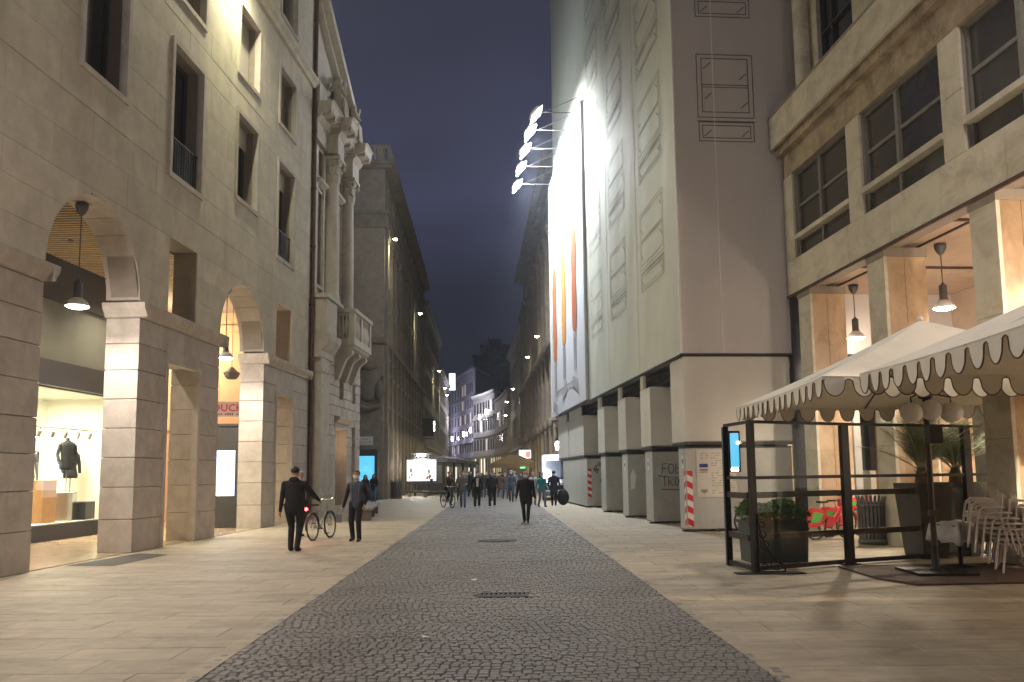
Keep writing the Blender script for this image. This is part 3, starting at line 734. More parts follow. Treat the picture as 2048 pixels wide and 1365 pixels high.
# giant pilaster at the left corner and its pedestal
def pil(a,b,y,z0,z1,nm='pilaster'):
    m=MB(); m.box(a,b,y,0,z0,z1); m.build(nm,'palazzo_stone',B2)
pil(.15,1.35,-.42,0,6.15)
m=MB(); m.box(.05,1.45,-.50,0,0,.9); m.box(.1,1.4,-.46,0,5.6,5.75); m.build('pilaster_base','palazzo_stone',B2)
m=MB(); m.prism([(-.46,6.15),(-.46,6.4),(-.58,6.55),(-.74,6.80),(-.78,7.05),(0,7.05),(0,6.15)],0.0,1.75,'x'); m.build('lower_cornice','palazzo_stone',B2)
m=MB(); m.cbox(.1,1.6,-.62,0,7.05,8.45,.03); m.box(.02,1.68,-.70,0,8.46,8.62); m.build('pedestal','palazzo_stone',B2)
m=MB(); m.prism([(-.05,6.95),(-.35,7.2),(-.38,7.3),(0,7.3),(0,6.95)],1.75,W2,'x'); m.build('floor_band','palazzo_stone',B2)
# columns
def column(u,y,r,z0,z1):
    t=MB(); n=18; vs=[]
    prof=[(r*1.25,z0),(r*1.25,z0+.12),(r*1.12,z0+.2),(r*1.18,z0+.3),(r,z0+.38),(r*1.0,z0+.6),(r*.98,(z0+z1)/2),(r*.88,z1)]
    t.lathe([(p[0],p[1]) for p in prof],(u,y,0),n); t.box(u-r*1.35,u+r*1.35,y-r*1.35,y+r*1.35,z0-.12,z0)
    c=t.build('column','palazzo_stone',B2)
    # corinthian capital
    q=MB(); q.lathe([(r*.88,z1),(r*.9,z1+.1),(r*1.0,z1+.55),(r*1.25,z1+.95)],(u,y,0),n)
    for lay,(zz,nn,rr) in enumerate(((.02,8,.92),(.35,8,1.02))):
        for k in range(nn):
            t_=2*math.pi*(k+.5*lay)/nn; dx,dy=math.cos(t_),math.sin(t_)
            px,py=-dy,dx; w_=.13*r/.3
            q.add([(u+dx*r*rr+px*w_,y+dy*r*rr+py*w_,z1+zz),(u+dx*r*rr-px*w_,y+dy*r*rr-py*w_,z1+zz),(u+dx*r*(rr+.12)-px*w_*.8,y+dy*r*(rr+.12)-py*w_*.8,z1+zz+.32),(u+dx*r*(rr+.42),y+dy*r*(rr+.42),z1+zz+.36),(u+dx*r*(rr+.12)+px*w_*.8,y+dy*r*(rr+.12)+py*w_*.8,z1+zz+.32)],[(0,1,2,4),(4,2,3),(4,2,1,0)])
    for sx in (-1,1):
        for sy in (-1,1): q.ell((u+sx*r*1.15,y+sy*r*1.15,z1+.82),(.1,.1,.13),8,6)
    q.box(u-r*1.4,u+r*1.4,y-r*1.4,y+r*1.4,z1+.95,z1+1.08)
    q.build('capital','palazzo_stone',c)
column(1.95,-.22,.34,8.6,13.6); column(4.50,-.22,.34,8.6,13.6)
m=MB(); m.box(.15,.42,-.12,0,8.5,14.6); m.box(1.2,1.45,-.12,0,8.5,14.6); m.box(4.10,4.9,-.1,0,8.5,14.6); m.build('wall_pilaster','palazzo_stone',B2)
# entablature: lower stretch at the left, broken forward over the columns
def entab(a,b,yf,z):
    m=MB(); m.box(a,b,yf+.02,0,z,z+.75); m.build('architrave','palazzo_stone',B2)
    m=MB(); m.prism([(yf,z+.75),(yf-.12,z+.9),(yf-.15,z+1.0),(yf-.52,z+1.12),(yf-.56,z+1.42),(yf-.64,z+1.5),(0,z+1.5),(0,z+.75)],a-.06,b+.06,'x'); c=m.build('cornice','palazzo_stone',B2)
    q=MB(); q.box(-.09,.09,0,.5,-.16,0); me=q.mesh('modillion',['palazzo_stone'])
    n=int((b-a)/.42)
    for i in range(n): place(me,'modillion',c,(a+.15+i*(b-a-.3)/max(1,n-1),yf-.5,z+1.12))
entab(0.0,1.45,-.20,14.85); entab(1.52,2.45,-.62,14.80); entab(2.52,3.95,-.20,14.75); entab(4.02,WU,-.62,14.72)
m=MB(); m.box(.0,WU,-.25,0,16.4,17.2); m.build('attic_base','palazzo_stone',B2)
m=MB(); m.prism([(-.1,20.55),(WU+.15,17.55),(WU+.15,17.95),(-.1,20.95)],-.55,.5); m.prism([(-.1,20.3),(WU+.05,17.3),(WU+.05,17.55),(-.1,20.55)],-.28,.3); m.build('raking_cornice','palazzo_stone',B2)
# relief figures along the attic
def relief(u,y,z,h):
    m=MB(); r=random.Random(int(u*10))
    m.ell((u,y,z+h*.9),(h*.07,h*.07,h*.09),8,6); m.ell((u,y,z+h*.65),(h*.14,h*.11,h*.22),10,7); m.lathe([(h*.17,0),(h*.15,h*.2),(h*.11,h*.5)],(u,y,z),9)
    m.tube([(u-h*.13,y,z+h*.78),(u-h*.24,y-h*.1,z+h*.6),(u-h*.12,y-h*.18,z+h*.5)],h*.04,6); m.tube([(u+h*.13,y,z+h*.78),(u+h*.25,y-.02,z+h*.62),(u+h*.2,y-h*.08,z+h*.95)],h*.04,6)
    for k in range(5): m.tube([(u+(k-2)*h*.06,y-h*.14,z+h*.45),(u+(k-2)*h*.075,y-h*.17,z)],h*.025,5)
    m.build('carved_figure','palazzo_stone',B2)
for u in (1.95,4.5): relief(u,-.5,16.4,1.9)
def panel_arms(u,z):
    m=MB(); m.ell((u,-.18,z),(.55,.16,.7),12,8); m.ell((u-.5,-.15,z-.3),(.3,.12,.3),8,6); m.ell((u+.5,-.15,z-.3),(.3,.12,.3),8,6); m.tube([(u-.9,-.12,z+.2),(u-.5,-.2,z+.75),(u,-.22,z+.95),(u+.5,-.2,z+.75),(u+.9,-.12,z+.2)],.10,6); m.build('carved_shield','palazzo_stone',B2)
panel_arms(3.0,17.6)
# upper windows
for (a,b,c,d) in upw:
    f=MB(); t_=.11; f.box(a-t_,a,-.07,.06,c,d+t_); f.box(b,b+t_,-.07,.06,c,d+t_); f.box(a,b,-.07,.06,d,d+t_); f.box(a-.14,b+.14,-.12,.06,c-.13,c)
    if d-c>3: f.prism([(-.3,d+.42),(-.28,d+.34),(-.08,d+.22),(0,d+.22),(0,d+.45)],a-.22,b+.22,'x')
    w_=f.build('window','palazzo_stone',B2)
    q=MB(); q.box(a,b,.34,.36,c,d); q.build('pane','glass_dark',w_)
    q=MB(); x=(a+b)/2; q.box(x-.03,x+.03,.30,.34,c,d); q.box(a,x-.03,.30,.34,c+(d-c)*.66,c+(d-c)*.66+.05); q.box(x+.03,b,.30,.34,c+(d-c)*.66,c+(d-c)*.66+.05); q.build('sash','window_frame_grey',w_)
# balcony
BA,BBE,BP=3.3,6.55,.92
m=MB(); m.box(BA,BBE,-BP,-.05,7.12,7.40); m.prism([(-BP+.05,7.12),(-BP+.1,7.0),(-BP+.25,6.92),(-.05,6.92),(-.05,7.12)],BA+.1,BBE-.1,'x'); bal=m.build('balcony','palazzo_stone',B2)
m=MB(); m.box(BA-.05,BBE+.05,-BP-.06,-BP+.22,8.50,8.66); m.box(BA-.05,BA+.22,-BP+.22,0,8.50,8.66); m.box(BBE-.22,BBE+.05,-BP+.22,0,8.50,8.66); m.build('handrail','palazzo_stone',bal)
PX=[BA,4.6,BBE-.25]
for x in PX:
    m=MB(); m.box(x,x+.25,-BP,-BP+.25,7.40,8.50); m.build('balustrade_post','palazzo_stone',bal)
b_=MB(); b_.lathe([(.07,0),(.07,.06),(.04,.10),(.05,.16),(.095,.36),(.085,.50),(.045,.80),(.04,.94),(.07,1.0),(.07,1.10)],n=9); me=b_.mesh('baluster',['palazzo_stone'])
x=BA+.34
while x<BBE-.3:
    if not any(a-.07<x<a+.32 for a in PX): place(me,'baluster',bal,(x,-BP+.12,7.40))
    x+=.17
for i in range(4): place(me,'baluster',bal,(BA+.12,-BP+.36+i*.17,7.40)); place(me,'baluster',bal,(BBE-.13,-BP+.36+i*.17,7.40))
for x in (BA+.35,4.9,BBE-.4):
    q=MB(); q.prism([(0,6.92),(-BP+.15,6.92),(-BP+.12,6.75),(-BP+.3,6.62),(-.5,6.5),(-.38,6.2),(-.3,5.95),(-.2,5.7),(0,5.65)],x-.16,x+.16,'x'); q.build('bracket','palazzo_stone',bal)

# ------------------------------------------------------------------ DARK BUILDINGS, left, further on
P3=(-8.56,55.16); O3,RZ3=frame_dir(P3,(-.035,1))
def l3w(u,y,z=0): c,s=math.cos(RZ3),math.sin(RZ3); return (O3[0]+c*u-s*y,O3[1]+s*u+c*y,z)
B3=thing('dark_stone_building','soot darkened stone corner building with a carved shield and street name plate','building',(O3[0],O3[1],0),RZ3)
strips=[(2.0+3.1*i,3.0+3.1*i,.3,4.65) for i in range(11)]
w3=[]
for r,(c,d) in enumerate(((6.3,8.2),(9.6,12.6),(14.6,17.6),(19.6,21.2))):
    for i in range(12): w3.append((1.3+3.0*i,2.5+3.0*i,c,d))
m=MB(); wall_into(m,(0,38,0,22.6),strips+w3,[],0,.5); m.build('side_wall','soot_stone',B3)
m=MB(); m.box(0.02,37.98,.5,14,0,.2); m.box(.02,37.98,.55,14,5.0,22.5); m.build('body','soot_stone',B3)
# front (camera facing) wall
m=MB(); m.box(-.35,0,.0,14,0,22.6); m.build('front_wall','soot_stone_light',B3)
rr=random.Random(11)
for i in range(14):
    z0=.1+i*.72
    x=0-(i%2)*.5
    while x<3.2:
        a,b=max(0,x),min(3.2,x+1.3); x+=1.3
        if b-a<.1: continue
        if not (1.45<(a+b)/2-.0 and z0<3.2 and False):
            q=MB(); j=rr.uniform(0,.02); q.box(-.41-j,-.35,a+.012,b-.012,z0+.012,z0+.708); q.build('stone_block','soot_stone_light',B3)
m=MB(); m.box(-.55,38,-.22,14.2,10.35,10.75); m.build('string_course','soot_stone',B3)
m=MB(); m.box(-.5,38,-.2,14.2,18.3,19.2); m.box(-.62,38,-.3,14.2,19.2,19.45); m.build('frieze','soot_stone',B3)
m=MB(); m.box(-.95,38,-.65,14.5,22.6,22.85); m.box(-.75,38,-.45,14.5,22.4,22.6); m.build('roof_cornice','soot_stone',B3)
m=MB()
for x in np.arange(0,14,1.9): m.box(-.7,-.45,x,x+.5,22.85,23.9)
m.box(-.72,-.4,-.4,14,23.75,24.0); m.box(-.7,37,-.42,-.2,22.85,23.9); m.build('parapet','soot_stone_light',B3)
bl=MB(); bl.lathe([(.08,0),(.05,.1),(.12,.35),(.05,.7),(.08,.9)],n=8); me=bl.mesh('parapet_baluster',['soot_stone_light'])
for x in np.arange(.7,13,.42):
    if (x%1.9)>.6: place(me,'parapet_baluster',B3,(-.57,x,22.85))
m=MB(); m.ell((-.45,1.0,7.6),(.25,.85,1.2),14,9); m.ell((-.5,.25,7.2),(.25,.4,.7),10,7); m.ell((-.5,1.75,7.2),(.25,.4,.7),10,7); m.ell((-.5,1.0,8.8),(.3,.6,.35),10,7); m.tube([(-.45,.2,6.2),(-.6,1.0,5.9),(-.45,1.8,6.2)],.18,7); m.tube([(-.45,0.0,8.1),(-.6,-.0,7.0),(-.5,.3,6.1)],.14,7); m.tube([(-.45,2.0,8.1),(-.6,2.05,7.0),(-.5,1.7,6.1)],.14,7); m.build('carved_shield','soot_stone',B3)
pl=MB()
for i in range(12): pl.box(.25+3.0*i,1.0+3.0*i,-.18,0,4.9,18.2); pl.box(.15+3.0*i,1.1+3.0*i,-.26,0,17.6,18.2)
for i in range(12):
    q=MB(); q.box(.2,1.05,-.18,0,4.9,18.3); q.box(.1,1.15,-.26,0,17.7,18.3); q.build('pilaster','soot_stone',B3,(3.0*i,0,0))
for (a,b,c,d) in w3:
    q=MB(); q.box(a,b,.30,.33,c,d); q.cur=1; q.box(a-.1,a,-.06,.05,c,d+.1); q.box(b,b+.1,-.06,.05,c,d+.1); q.box(a-.15,b+.15,-.14,.05,d+.1,d+.3); q.box(a-.12,b+.12,-.14,.05,c-.15,c)
    lit= (abs(c-6.3)<.1 and abs(a-1.3)<.1)
    q.build('window',['glass_dark' if not lit else 'amber','soot_stone_light'],B3)
for i,(a,b,c,d) in enumerate(strips):
    q=MB(); q.box(a,b,-.02,.02,c,d); q.cur=1; x=(a+b)/2; q.box(x-.025,x+.025,-.05,-.02,c,d); q.box(a,x-.025,-.05,-.02,2.8,2.86); q.build('shop_window',['shop_glow','window_frame'],B3)
    if i%2==0: light('AREA',B3,((a+b)/2,-.15,2.6),26,(1,.88,.6),1.0,target=((a+b)/2,-4,1.0))
for i in range(12):
    q=MB(); q.box(.3,1.15,-.26,0,0,5.0); q.build('pier','soot_stone_light',B3,(-.2+3.1*i,0,0))
m=MB(); m.box(-.47,-.44,.65,1.72,3.55,4.12); m.build('name_plate','street_sign',B3)
q=MB()
for zz,n_,hh in ((3.90,7,.10),(3.72,14,.07)):
    for k in range(n_):
        if k%6!=4: q.box(-.474,-.47,1.19-n_*.03+k*.06,1.19-n_*.03+k*.06+.035,zz,zz+hh)
q.build('small_print','ink_grey',B3)
# cyan screen in a dark frame
t=thing('advertising_totem','dark totem with a bright cyan screen behind two standing women','totem',(-9.42,53.6,0),R_(0))
m=MB(); m.cbox(-.68,.72,0,.5,0,3.25,.03); m.build('body','planter',t)
m=MB(); m.box(-.52,.50,-.02,0,1.0,2.82); m.build('screen','screen_cyan',t); m=MB(); m.box(-.40,.38,-.024,-.02,1.86,1.90); m.box(-.25,.2,-.024,-.02,2.1,2.14); m.build('screen_text','screen_cyan_light',t)
light('AREA',t,(0,-.1,1.9),30,(.2,.75,1),1.2,target=(0,-3,1.5))
# wall lantern with a box sign further along the facade
t=thing('box_sign','dark projecting sign box with a small lamp on the left facades','sign',l3w(33.5,-.6,5.6),RZ3)
m=MB(); m.cbox(-.15,.15,-.7,.6,0,1.9,.03); m.build('box','band_dark',t); m=MB(); m.box(-.2,.2,-.8,.6,-.3,-.15); m.build('ledge','soot_stone_light',t); m=MB(); m.tube([(.0,-.75,.6),(0,-.75,1.6)],.05,6); m.build('tube_lamp','bulb_white',t)
# following buildings, left
def plain_building(name,label,org,rz,L_,H_,depth,wallm,rowsz,bay,ww,first=1.0,corn=.5,lit=(),winmat='glass_dark',trim=None,shop=None,side=1):
    t=thing(name,label,'building',(org[0],org[1],0),rz)
    ops=[]
    n=int((L_-first)/bay)
    for (c,d) in rowsz:
        for i in range(n): ops.append((first+i*bay,first+i*bay+ww,c,d))
    sops=[]
    if shop: sops=[(first*.5+i*bay*1.0,first*.5+i*bay+bay*.62,.2,shop) for i in range(n)]
    m=MB(); wall_into(m,(0,L_,0,H_),ops+sops,[],0,.45); m.build('wall',wallm,t)
    m=MB(); m.box(0.02,L_-.02,.5,depth,0,.15); m.box(.02,L_-.02,.55,depth,(shop or 0)+.3,H_-.05); m.box(0,.02,.45,depth,0,H_); m.box(L_-.02,L_,.45,depth,0,H_); m.build('body',wallm,t)
    m=MB(); m.box(-.2,L_+.2,-corn,depth,H_,H_+.3); m.box(-.1,L_+.1,-corn*.5,depth,H_-.35,H_); m.build('cornice',trim or wallm,t)
    if shop: 
        m=MB(); m.box(-.05,L_+.05,-.2,0,shop+.2,shop+.5); m.build('string_course',trim or wallm,t)
    for j,(a,b,c,d) in enumerate(ops):
        q=MB(); q.box(a,b,.25,.28,c,d); q.cur=1; q.box(a-.1,a,-.05,.04,c,d+.1); q.box(b,b+.1,-.05,.04,c,d+.1); q.box(a-.14,b+.14,-.12,.04,d+.1,d+.22); q.box(a-.12,b+.12,-.1,.04,c-.12,c)
        q.cur=2; x=(a+b)/2; q.box(x-.03,x+.03,.2,.25,c,d)
        mt=winmat
        if j in lit: mt=lit[j]
        q.build('window',[mt,trim or wallm,'window_frame'],t)
    for j,(a,b,c,d) in enumerate(sops):
        q=MB(); q.box(a,b,.35,.38,c,d); q.cur=1; x=(a+b)/2; q.box(x-.03,x+.03,.3,.35,c,d); q.box(a,b,.3,.35,d-.6,d-.54); q.build('shop_window',['shop_glow' if (j*7)%5 not in (1,) else 'glass_warm','window_frame'],t)
    return t
O4=l3w(38.1,0); RZ4=RZ3
t4=plain_building('stone_building','tall dull stone building in the row beyond the dark corner building',O4,RZ4,32,21.0,12,'soot_stone_light',[(6.5,9.0),(10.5,13.0),(14.2,16.4),(17.6,19.6)],3.0,1.2,shop=4.4,trim='grey_stone')
for i in range(2): light('AREA',t4,(4+i*12,-.2,2.6),30,(1,.85,.6),1.0,target=(4+i*12,-4,1))
O5=l3w(70.6,0)
t5=plain_building('far_stone_building','last dark building on the left before the street bends',O5,RZ3,36,17.5,12,'soot_stone',[(6,8.2),(9.6,11.8),(13,15)],3.2,1.3,shop=4.2,trim='grey_stone')
light('AREA',t5,(8,-.2,2.6),40,(1,.85,.6),1.0,target=(8,-4,1)); light('AREA',t5,(24,-.2,2.6),40,(1,.85,.6),1.0,target=(24,-4,1))
# vertical lit blade sign
t=thing('blade_sign','small bright white vertical blade sign high on the last left building','sign',l3w(100,-.9,17.2),RZ3)
m=MB(); m.box(-.1,.1,-.5,.7,0,3.2); m.build('box','window_lit_cool',t); m=MB(); m.box(-.06,.06,.7,1.0,.5,.7); m.box(-.06,.06,.7,1.0,2.6,2.8); m.build('bracket','black_metal',t)
SL=[(.9,17.9,'nearest bright street lamp, on the corner of the dark stone building'),(22.2,16.8,'second street lamp on the left dark facades'),(53.4,15.2,'third street lamp along the left facades'),(70.0,14.6,'fourth small street lamp along the left facades'),(77.0,14.2,'fifth small street lamp along the left facades')]
for i,(u,z,lb) in enumerate(SL):
    wall_lamp(O3,RZ3,u,z,lb,(900,900,800,500,400)[i]*STREET,streak=1400 if i<4 else 0,scale=(.72,.85,1.0,1.0,1.0)[i],color=(1,.93,.66))

# ------------------------------------------------------------------ CENTRE: buildings where the street bends
def seg_building(name,label,pa,pb,**k):   # facade from far point pa to near point pb (street on the left of the walk towards the viewer)
    d=(pb[0]-pa[0],pb[1]-pa[1]); L_=math.hypot(*d); return plain_building(name,label,pa,math.atan2(d[1],d[0]),L_,**k)
def curved_front(name,label,pts,H_,rowsz,wallm,ww,lit,cols_per,shop):
    t=thing(name,label,'building',(0,0,0))
    r=random.Random(5)
    for i in range(len(pts)-1):
        (xa,ya),(xb,yb)=pts[i],pts[i+1]; L_=math.hypot(xb-xa,yb-ya); rz=math.atan2(yb-ya,xb-xa)
        n=cols_per; bw=L_/n
        ops=[(bw*j+(bw-ww)/2,bw*j+(bw+ww)/2,c,d) for (c,d) in rowsz for j in range(n)]
        so=[(bw*j+.3,bw*j+bw-.3,.2,shop) for j in range(n)]
        m=MB(); wall_into(m,(0,L_,0,H_),ops+so,[],0,.5); m.build('wall',wallm,t,(xa,ya,0),(0,0,rz))
        for zz in [c-1.0 for c,d in rowsz]+[H_-.3]: m=MB(); m.box(-.02,L_+.02,-.25,0,zz,zz+.35); m.build('string_course',wallm,t,(xa,ya,0),(0,0,rz))
        for (a,b,c,d) in ops:
            q=MB(); q.box(0,b-a,.05,.09,0,d-c); q.build('window',['glass_dark' if r.random()>.09 else 'window_lit'],t,(xa+math.cos(rz)*a,ya+math.sin(rz)*a,c),(0,0,rz))
        for (a,b,c,d) in so:
            q=MB(); q.box(0,b-a,.2,.24,0,d-c); q.build('shop_window',['shop_glow' if r.random()>.3 else 'glass_warm'],t,(xa+math.cos(rz)*a,ya+math.sin(rz)*a,c),(0,0,rz))
    m=MB(); poly=[p for p in pts]+[(pts[-1][0]+3,pts[-1][1]+14),(pts[0][0]+8,pts[0][1]+14)]
    m.prism(poly,H_-.1,H_+.3,'z'); m.build('roof',wallm,t)
    m=MB(); m.prism([(p[0]+.25,p[1]+.6) for p in pts]+[(pts[-1][0]+3,pts[-1][1]+14),(pts[0][0]+8,pts[0][1]+14)],0,H_-.15,'z'); m.build('body','dark_tower',t)
    return t
bc=curved_front('curved_building','pale violet building with a curving striped front at the end of the street',[(-18.5,196),(-14.6,181),(-11.3,169),(-8.9,160),(-7.35,154)],21.3,[(5.5,7.3),(8.3,10.4),(11.1,13.2),(13.9,16.0),(16.7,18.8)],'purple_stone',1.15,None,4,4.2)
bc2=curved_front('stone_building','lower grey building with a pale roof edge right of the curved front',[(-7.2,153),(-4.8,146),(-3.0,139)],15.4,[(5.6,7.6),(9.0,11.2),(12.2,14.2)],'grey_stone',1.1,None,4,4.2)
m=MB(); 
for (a,b,c,d) in ((-7.3,-4.8,153,146),(-4.8,-2.9,146,139)): m.prism([(a-.3,c-.3),(b-.3,d-.3),(b,d),(a,c)],15.4,15.75,'z')
m.build('roof_edge','street_sign',bc2)
bc3=curved_front('stone_building','brownish building with amber windows right of the grey bend building',[(-2.9,138.6),(-1.5,128),(-.7,118)],13.6,[(5.6,7.6),(9.0,11.4)],'soot_stone_light',1.2,None,4,4.2)
# streak lamps on these fronts
for x,y,z,lb in ((-9.6,161.5,9.2,'short bright wall light left of centre on the curved front'),(-7.9,154.2,9.6,'bright wall light at the right edge of the curved front'),(-5.9,148.0,11.6,'left one of two bright wall lights on the grey bend building'),(-4.6,144.0,12.2,'right one of two bright wall lights on the grey bend building'),(-12.5,171.0,8.7,'bright wall light at the left of the curved front')):
    t=thing('wall_light',lb,'wall light',(x,y,z),R_(-60),'bright wall lights at the bend of the street')
    m=MB(); m.cbox(-.06,.06,-.10,.2,-.45,.45,.02); m.build('lens','bulb_white',t)
    m=MB(); m.box(-.14,.14,.2,.4,-.55,.6); m.build('housing','lamp_metal',t)
    light('SPOT',t,(0,-.35,-.2),900,(1,.98,.95),.1,spot=45,blend=.7,target=(0,.35,-3.5)); light('POINT',t,(0,-3.5,1.5),900,(.86,.84,1),.1)  # POINT is an added light out in front, to brighten the facade
for i,(x0,x1,Y,z) in enumerate(((-10.5,0.3,226,33.5),(-8.8,0.4,240,38.5),(0.3,5,215,27),(2.0,9.0,205,33),(-6.0,-3,222,37.2))):
    t=thing('tower_block',['dark flat topped block rising behind the bend','broad top storey of the dark tower behind the bend','dark lower block right of the dark tower','tall dark block hidden mostly by the right hand facades','narrow dark stair head on the tower behind the bend'][i],'building',((x0+x1)/2,Y,0))
    w_=(x1-x0)/2; m=MB(); m.box(-w_,w_,0,12,0,z); m.box(-w_-.4,w_+.4,-.5,12,z,z+.5); m.build('body','dark_tower',t)
    for r_ in range(3):
        q=MB(); q.box(-w_*.9,w_*.9,-.05,0,z-3.2-3.4*r_,z-1.6-3.4*r_); q.build('window_band','glass_dark',t)
t=thing('aerial_panel','small pale slanted panel on top of the dark roofs behind the bend','roof panel',(-7.6,221,33.8)); m=MB(); m.prism([(-1.2,0),(0.9,0),(.9,3.4)],0,.3); m.build('panel','grey_stone',t); m=MB(); m.tube([(1.4,.1,-1),(1.4,.1,5)],.12,5); m.build('mast','lamp_metal',t)

# ------------------------------------------------------------------ RIGHT: far ornate building and its neighbours (local x runs towards the viewer)
def pR(x,y): return (x,y)
RO=(1.35,90.0); RN=(3.15,52.5)
RL=math.hypot(RN[0]-RO[0],RN[1]-RO[1]); RRZ=math.atan2(RN[1]-RO[1],RN[0]-RO[0])
def r3w(u,y,z=0): c,s=math.cos(RRZ),math.sin(RRZ); return (RO[0]+c*u-s*y,RO[1]+s*u+c*y,z)
BR=plain_building('ornate_building','sooty brown ornate building with columns, right side beyond the white scaffold sheeting',RO,RRZ,RL,22.6,14,'ornate_stone',[(6.0,8.6),(10.4,13.4),(15.2,17.8),(19.2,21.0)],3.4,1.4,first=1.2,corn=1.0,shop=4.4,trim='ornate_stone')
for i in range(11):
    q=MB(); x=.55+3.4*i; q.lathe([(.34,5.1),(.30,5.4),(.27,9.4),(.36,9.7),(.42,9.9)],(x,-.25,0),10); q.box(x-.45,x+.45,-.7,0,9.9,10.1); q.lathe([(.3,10.4),(.26,10.7),(.22,17.5),(.32,17.9),(.40,18.2)],(x,-.22,0),10); q.box(x-.42,x+.42,-.62,0,18.2,18.5); q.box(x-.42,x+.42,-.3,0,0,4.9); q.ell((x,-.5,4.95),(.3,.2,.4),8,6); q.build('engaged_column','ornate_stone',BR)
m=MB(); m.box(0,RL,-.7,0,9.95,10.35); m.box(0,RL,-.55,0,18.5,19.0); m.box(RL-7,RL-2,1,6,22.6,26); m.box(RL-7.3,RL-1.7,.7,6.3,26,26.4); m.build('entablature','ornate_stone',BR)
m=MB(); m.ell((RL-16,-.1,22.9),(.5,.4,.9),9,7); m.ell((RL-16,-.1,24.0),(.3,.3,.35),8,6); m.ell((RL-28,-.1,22.9),(.5,.4,.9),9,7); m.ell((RL-28,-.1,24.0),(.3,.3,.35),8,6); m.build('roof_statue','ornate_stone',BR)
RO2=(-.25,117.5); RN2=(1.3,90.3)
L2_=math.hypot(RN2[0]-RO2[0],RN2[1]-RO2[1]); RZ2=math.atan2(RN2[1]-RO2[1],RN2[0]-RO2[0])
BR2=plain_building('stone_building','dark narrow fronted building on the right just before the bend',RO2,RZ2,L2_,17.8,12,'soot_stone',[(6,8.4),(9.8,12.2),(13.4,15.6)],2.9,1.2,shop=4.2,trim='grey_stone',lit={1:'window_lit',10:'window_lit'})
for i,(u,z,o,rz,lb,P_) in enumerate(((RL-11.0,12.2,RO,RRZ,'nearest street lamp on the ornate building, right',900),(RL-21.5,12.05,RO,RRZ,'second street lamp on the ornate building, right',900),(L2_-6.5,11.5,RO2,RZ2,'street lamp high on the narrow dark building, right',600),(L2_-20.5,11.2,RO2,RZ2,'lower street lamp on the narrow dark building, right',500),(L2_-25,9.7,RO2,RZ2,'last tiny street lamp before the bend, right',400))):
    wall_lamp(o,rz,u,z,lb,P_*STREET,streak=1400 if i<2 else 0,scale=(.8,.85,1.0,1.0,1.0)[i],color=(1,.93,.66))
for i in range(4): light('AREA',BR,(RL-5-8*i,-.2,2.6),32,(1,.86,.62),1.0,target=(RL-5-8*i,-4,1))
t=thing('wall_lantern','small white lit lantern under the corner of the scaffold','lantern',(2.75,50.6,0)); 
m=MB(); m.lathe([(0,3.0),(.12,3.02),(.16,3.3),(.12,3.5),(0,3.52)],n=10); m.build('globe','bulb_white',t); m=MB(); m.lathe([(.04,3.5),(.2,3.55),(.1,3.7),(.02,4.0)],n=10); m.tube([(0,0,3.9),(.2,0,4.2),(.45,0,4.2)],.02,6); m.tube([(0,0,2.2),(0,0,3.0)],.03,6); m.build('holder','lamp_metal',t)
light('POINT',t,(0,-.3,3.2),14,(1,.95,.85),.1)

# ------------------------------------------------------------------ SCAFFOLDED BUILDING (x away from the viewer, street on +y)
SP=(4.75,22.9); SO,SRZ=frame_dir(SP,(-.08,1))
def sw(u,y,z=0): c,s=math.cos(SRZ),math.sin(SRZ); return (SO[0]+c*u-s*y,SO[1]+s*u+c*y,z)
SB=thing('scaffolded_building','tall building wrapped in pale sheeting printed with window outlines','building',(SO[0],SO[1],0),SRZ)
SU=26.4; ZB=4.9; ZT=35
def sheet(name,a,b,z0,z1,axis,fixed,matn,amp=.02,nx=24,nz=40,parent=SB,th=.03):
    m=MB(); n=len(m.v); vs=[];
    ph=random.uniform(0,6)
    for side in (0,1):
        for i in range(nx+1):
            for k in range(nz+1):
                p=a+(b-a)*i/nx; z=z0+(z1-z0)*k/nz
                e=min(1,min(i,nx-i)/1.5)*min(1,min(k,nz-k)/1.5)
                d=amp*e*(math.sin(p*2.1+ph+z*.35)+.6*math.sin(z*1.7+p*.8+ph)+.4*math.sin(p*5+z*.9))
                q=fixed+(d if not side else 0)-(th if side else 0)*1
                vs.append((p,q,z) if axis=='x' else (q,p,z))
    N_=(nx+1)*(nz+1); fs=[]
    for i in range(nx):
        for k in range(nz):
            f=(i*(nz+1)+k,(i+1)*(nz+1)+k,(i+1)*(nz+1)+k+1,i*(nz+1)+k+1)
            fs.append(f[::-1] if axis=='x' else f[::-1]); fs.append(tuple(x+N_ for x in f))
    m.add(vs,fs,True); return m.build(name,matn,parent)
for (a,b) in ((0,5.1),(5.1,10.3),(10.3,15.2),(15.2,SU)): sheet('street_sheet',a+.003,b-.003,ZB,ZT,'x',0,'sheet',.010)
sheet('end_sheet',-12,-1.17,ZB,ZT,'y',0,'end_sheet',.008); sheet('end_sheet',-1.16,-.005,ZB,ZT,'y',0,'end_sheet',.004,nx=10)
m=MB(); m.box(.05,SU,-12,-.08,ZB+.02,ZT-.05); m.build('inner_building','grey_stone',SB)
m=MB(); m.box(SU-.03,SU,-12,-.03,ZB,ZT); m.build('far_sheet','sheet',SB)
m=MB(); m.box(-.041,-.037,-1.185,-1.15,ZB,ZT); m.build('seam','seam',SB)
m=MB(); m.tube([(-.03,.03,ZB-.02),(SU,.03,ZB-.02)],.045,6); m.tube([(-.03,.03,ZB-.02),(-.03,-3.3,ZB-.02)],.035,6); m.build('hem_pipe','steel_dark',SB)
m=MB(); m.tube([(-.02,.01,ZB),(-.02,.01,ZT)],.03,6); m.build('corner_piping','seam',SB)
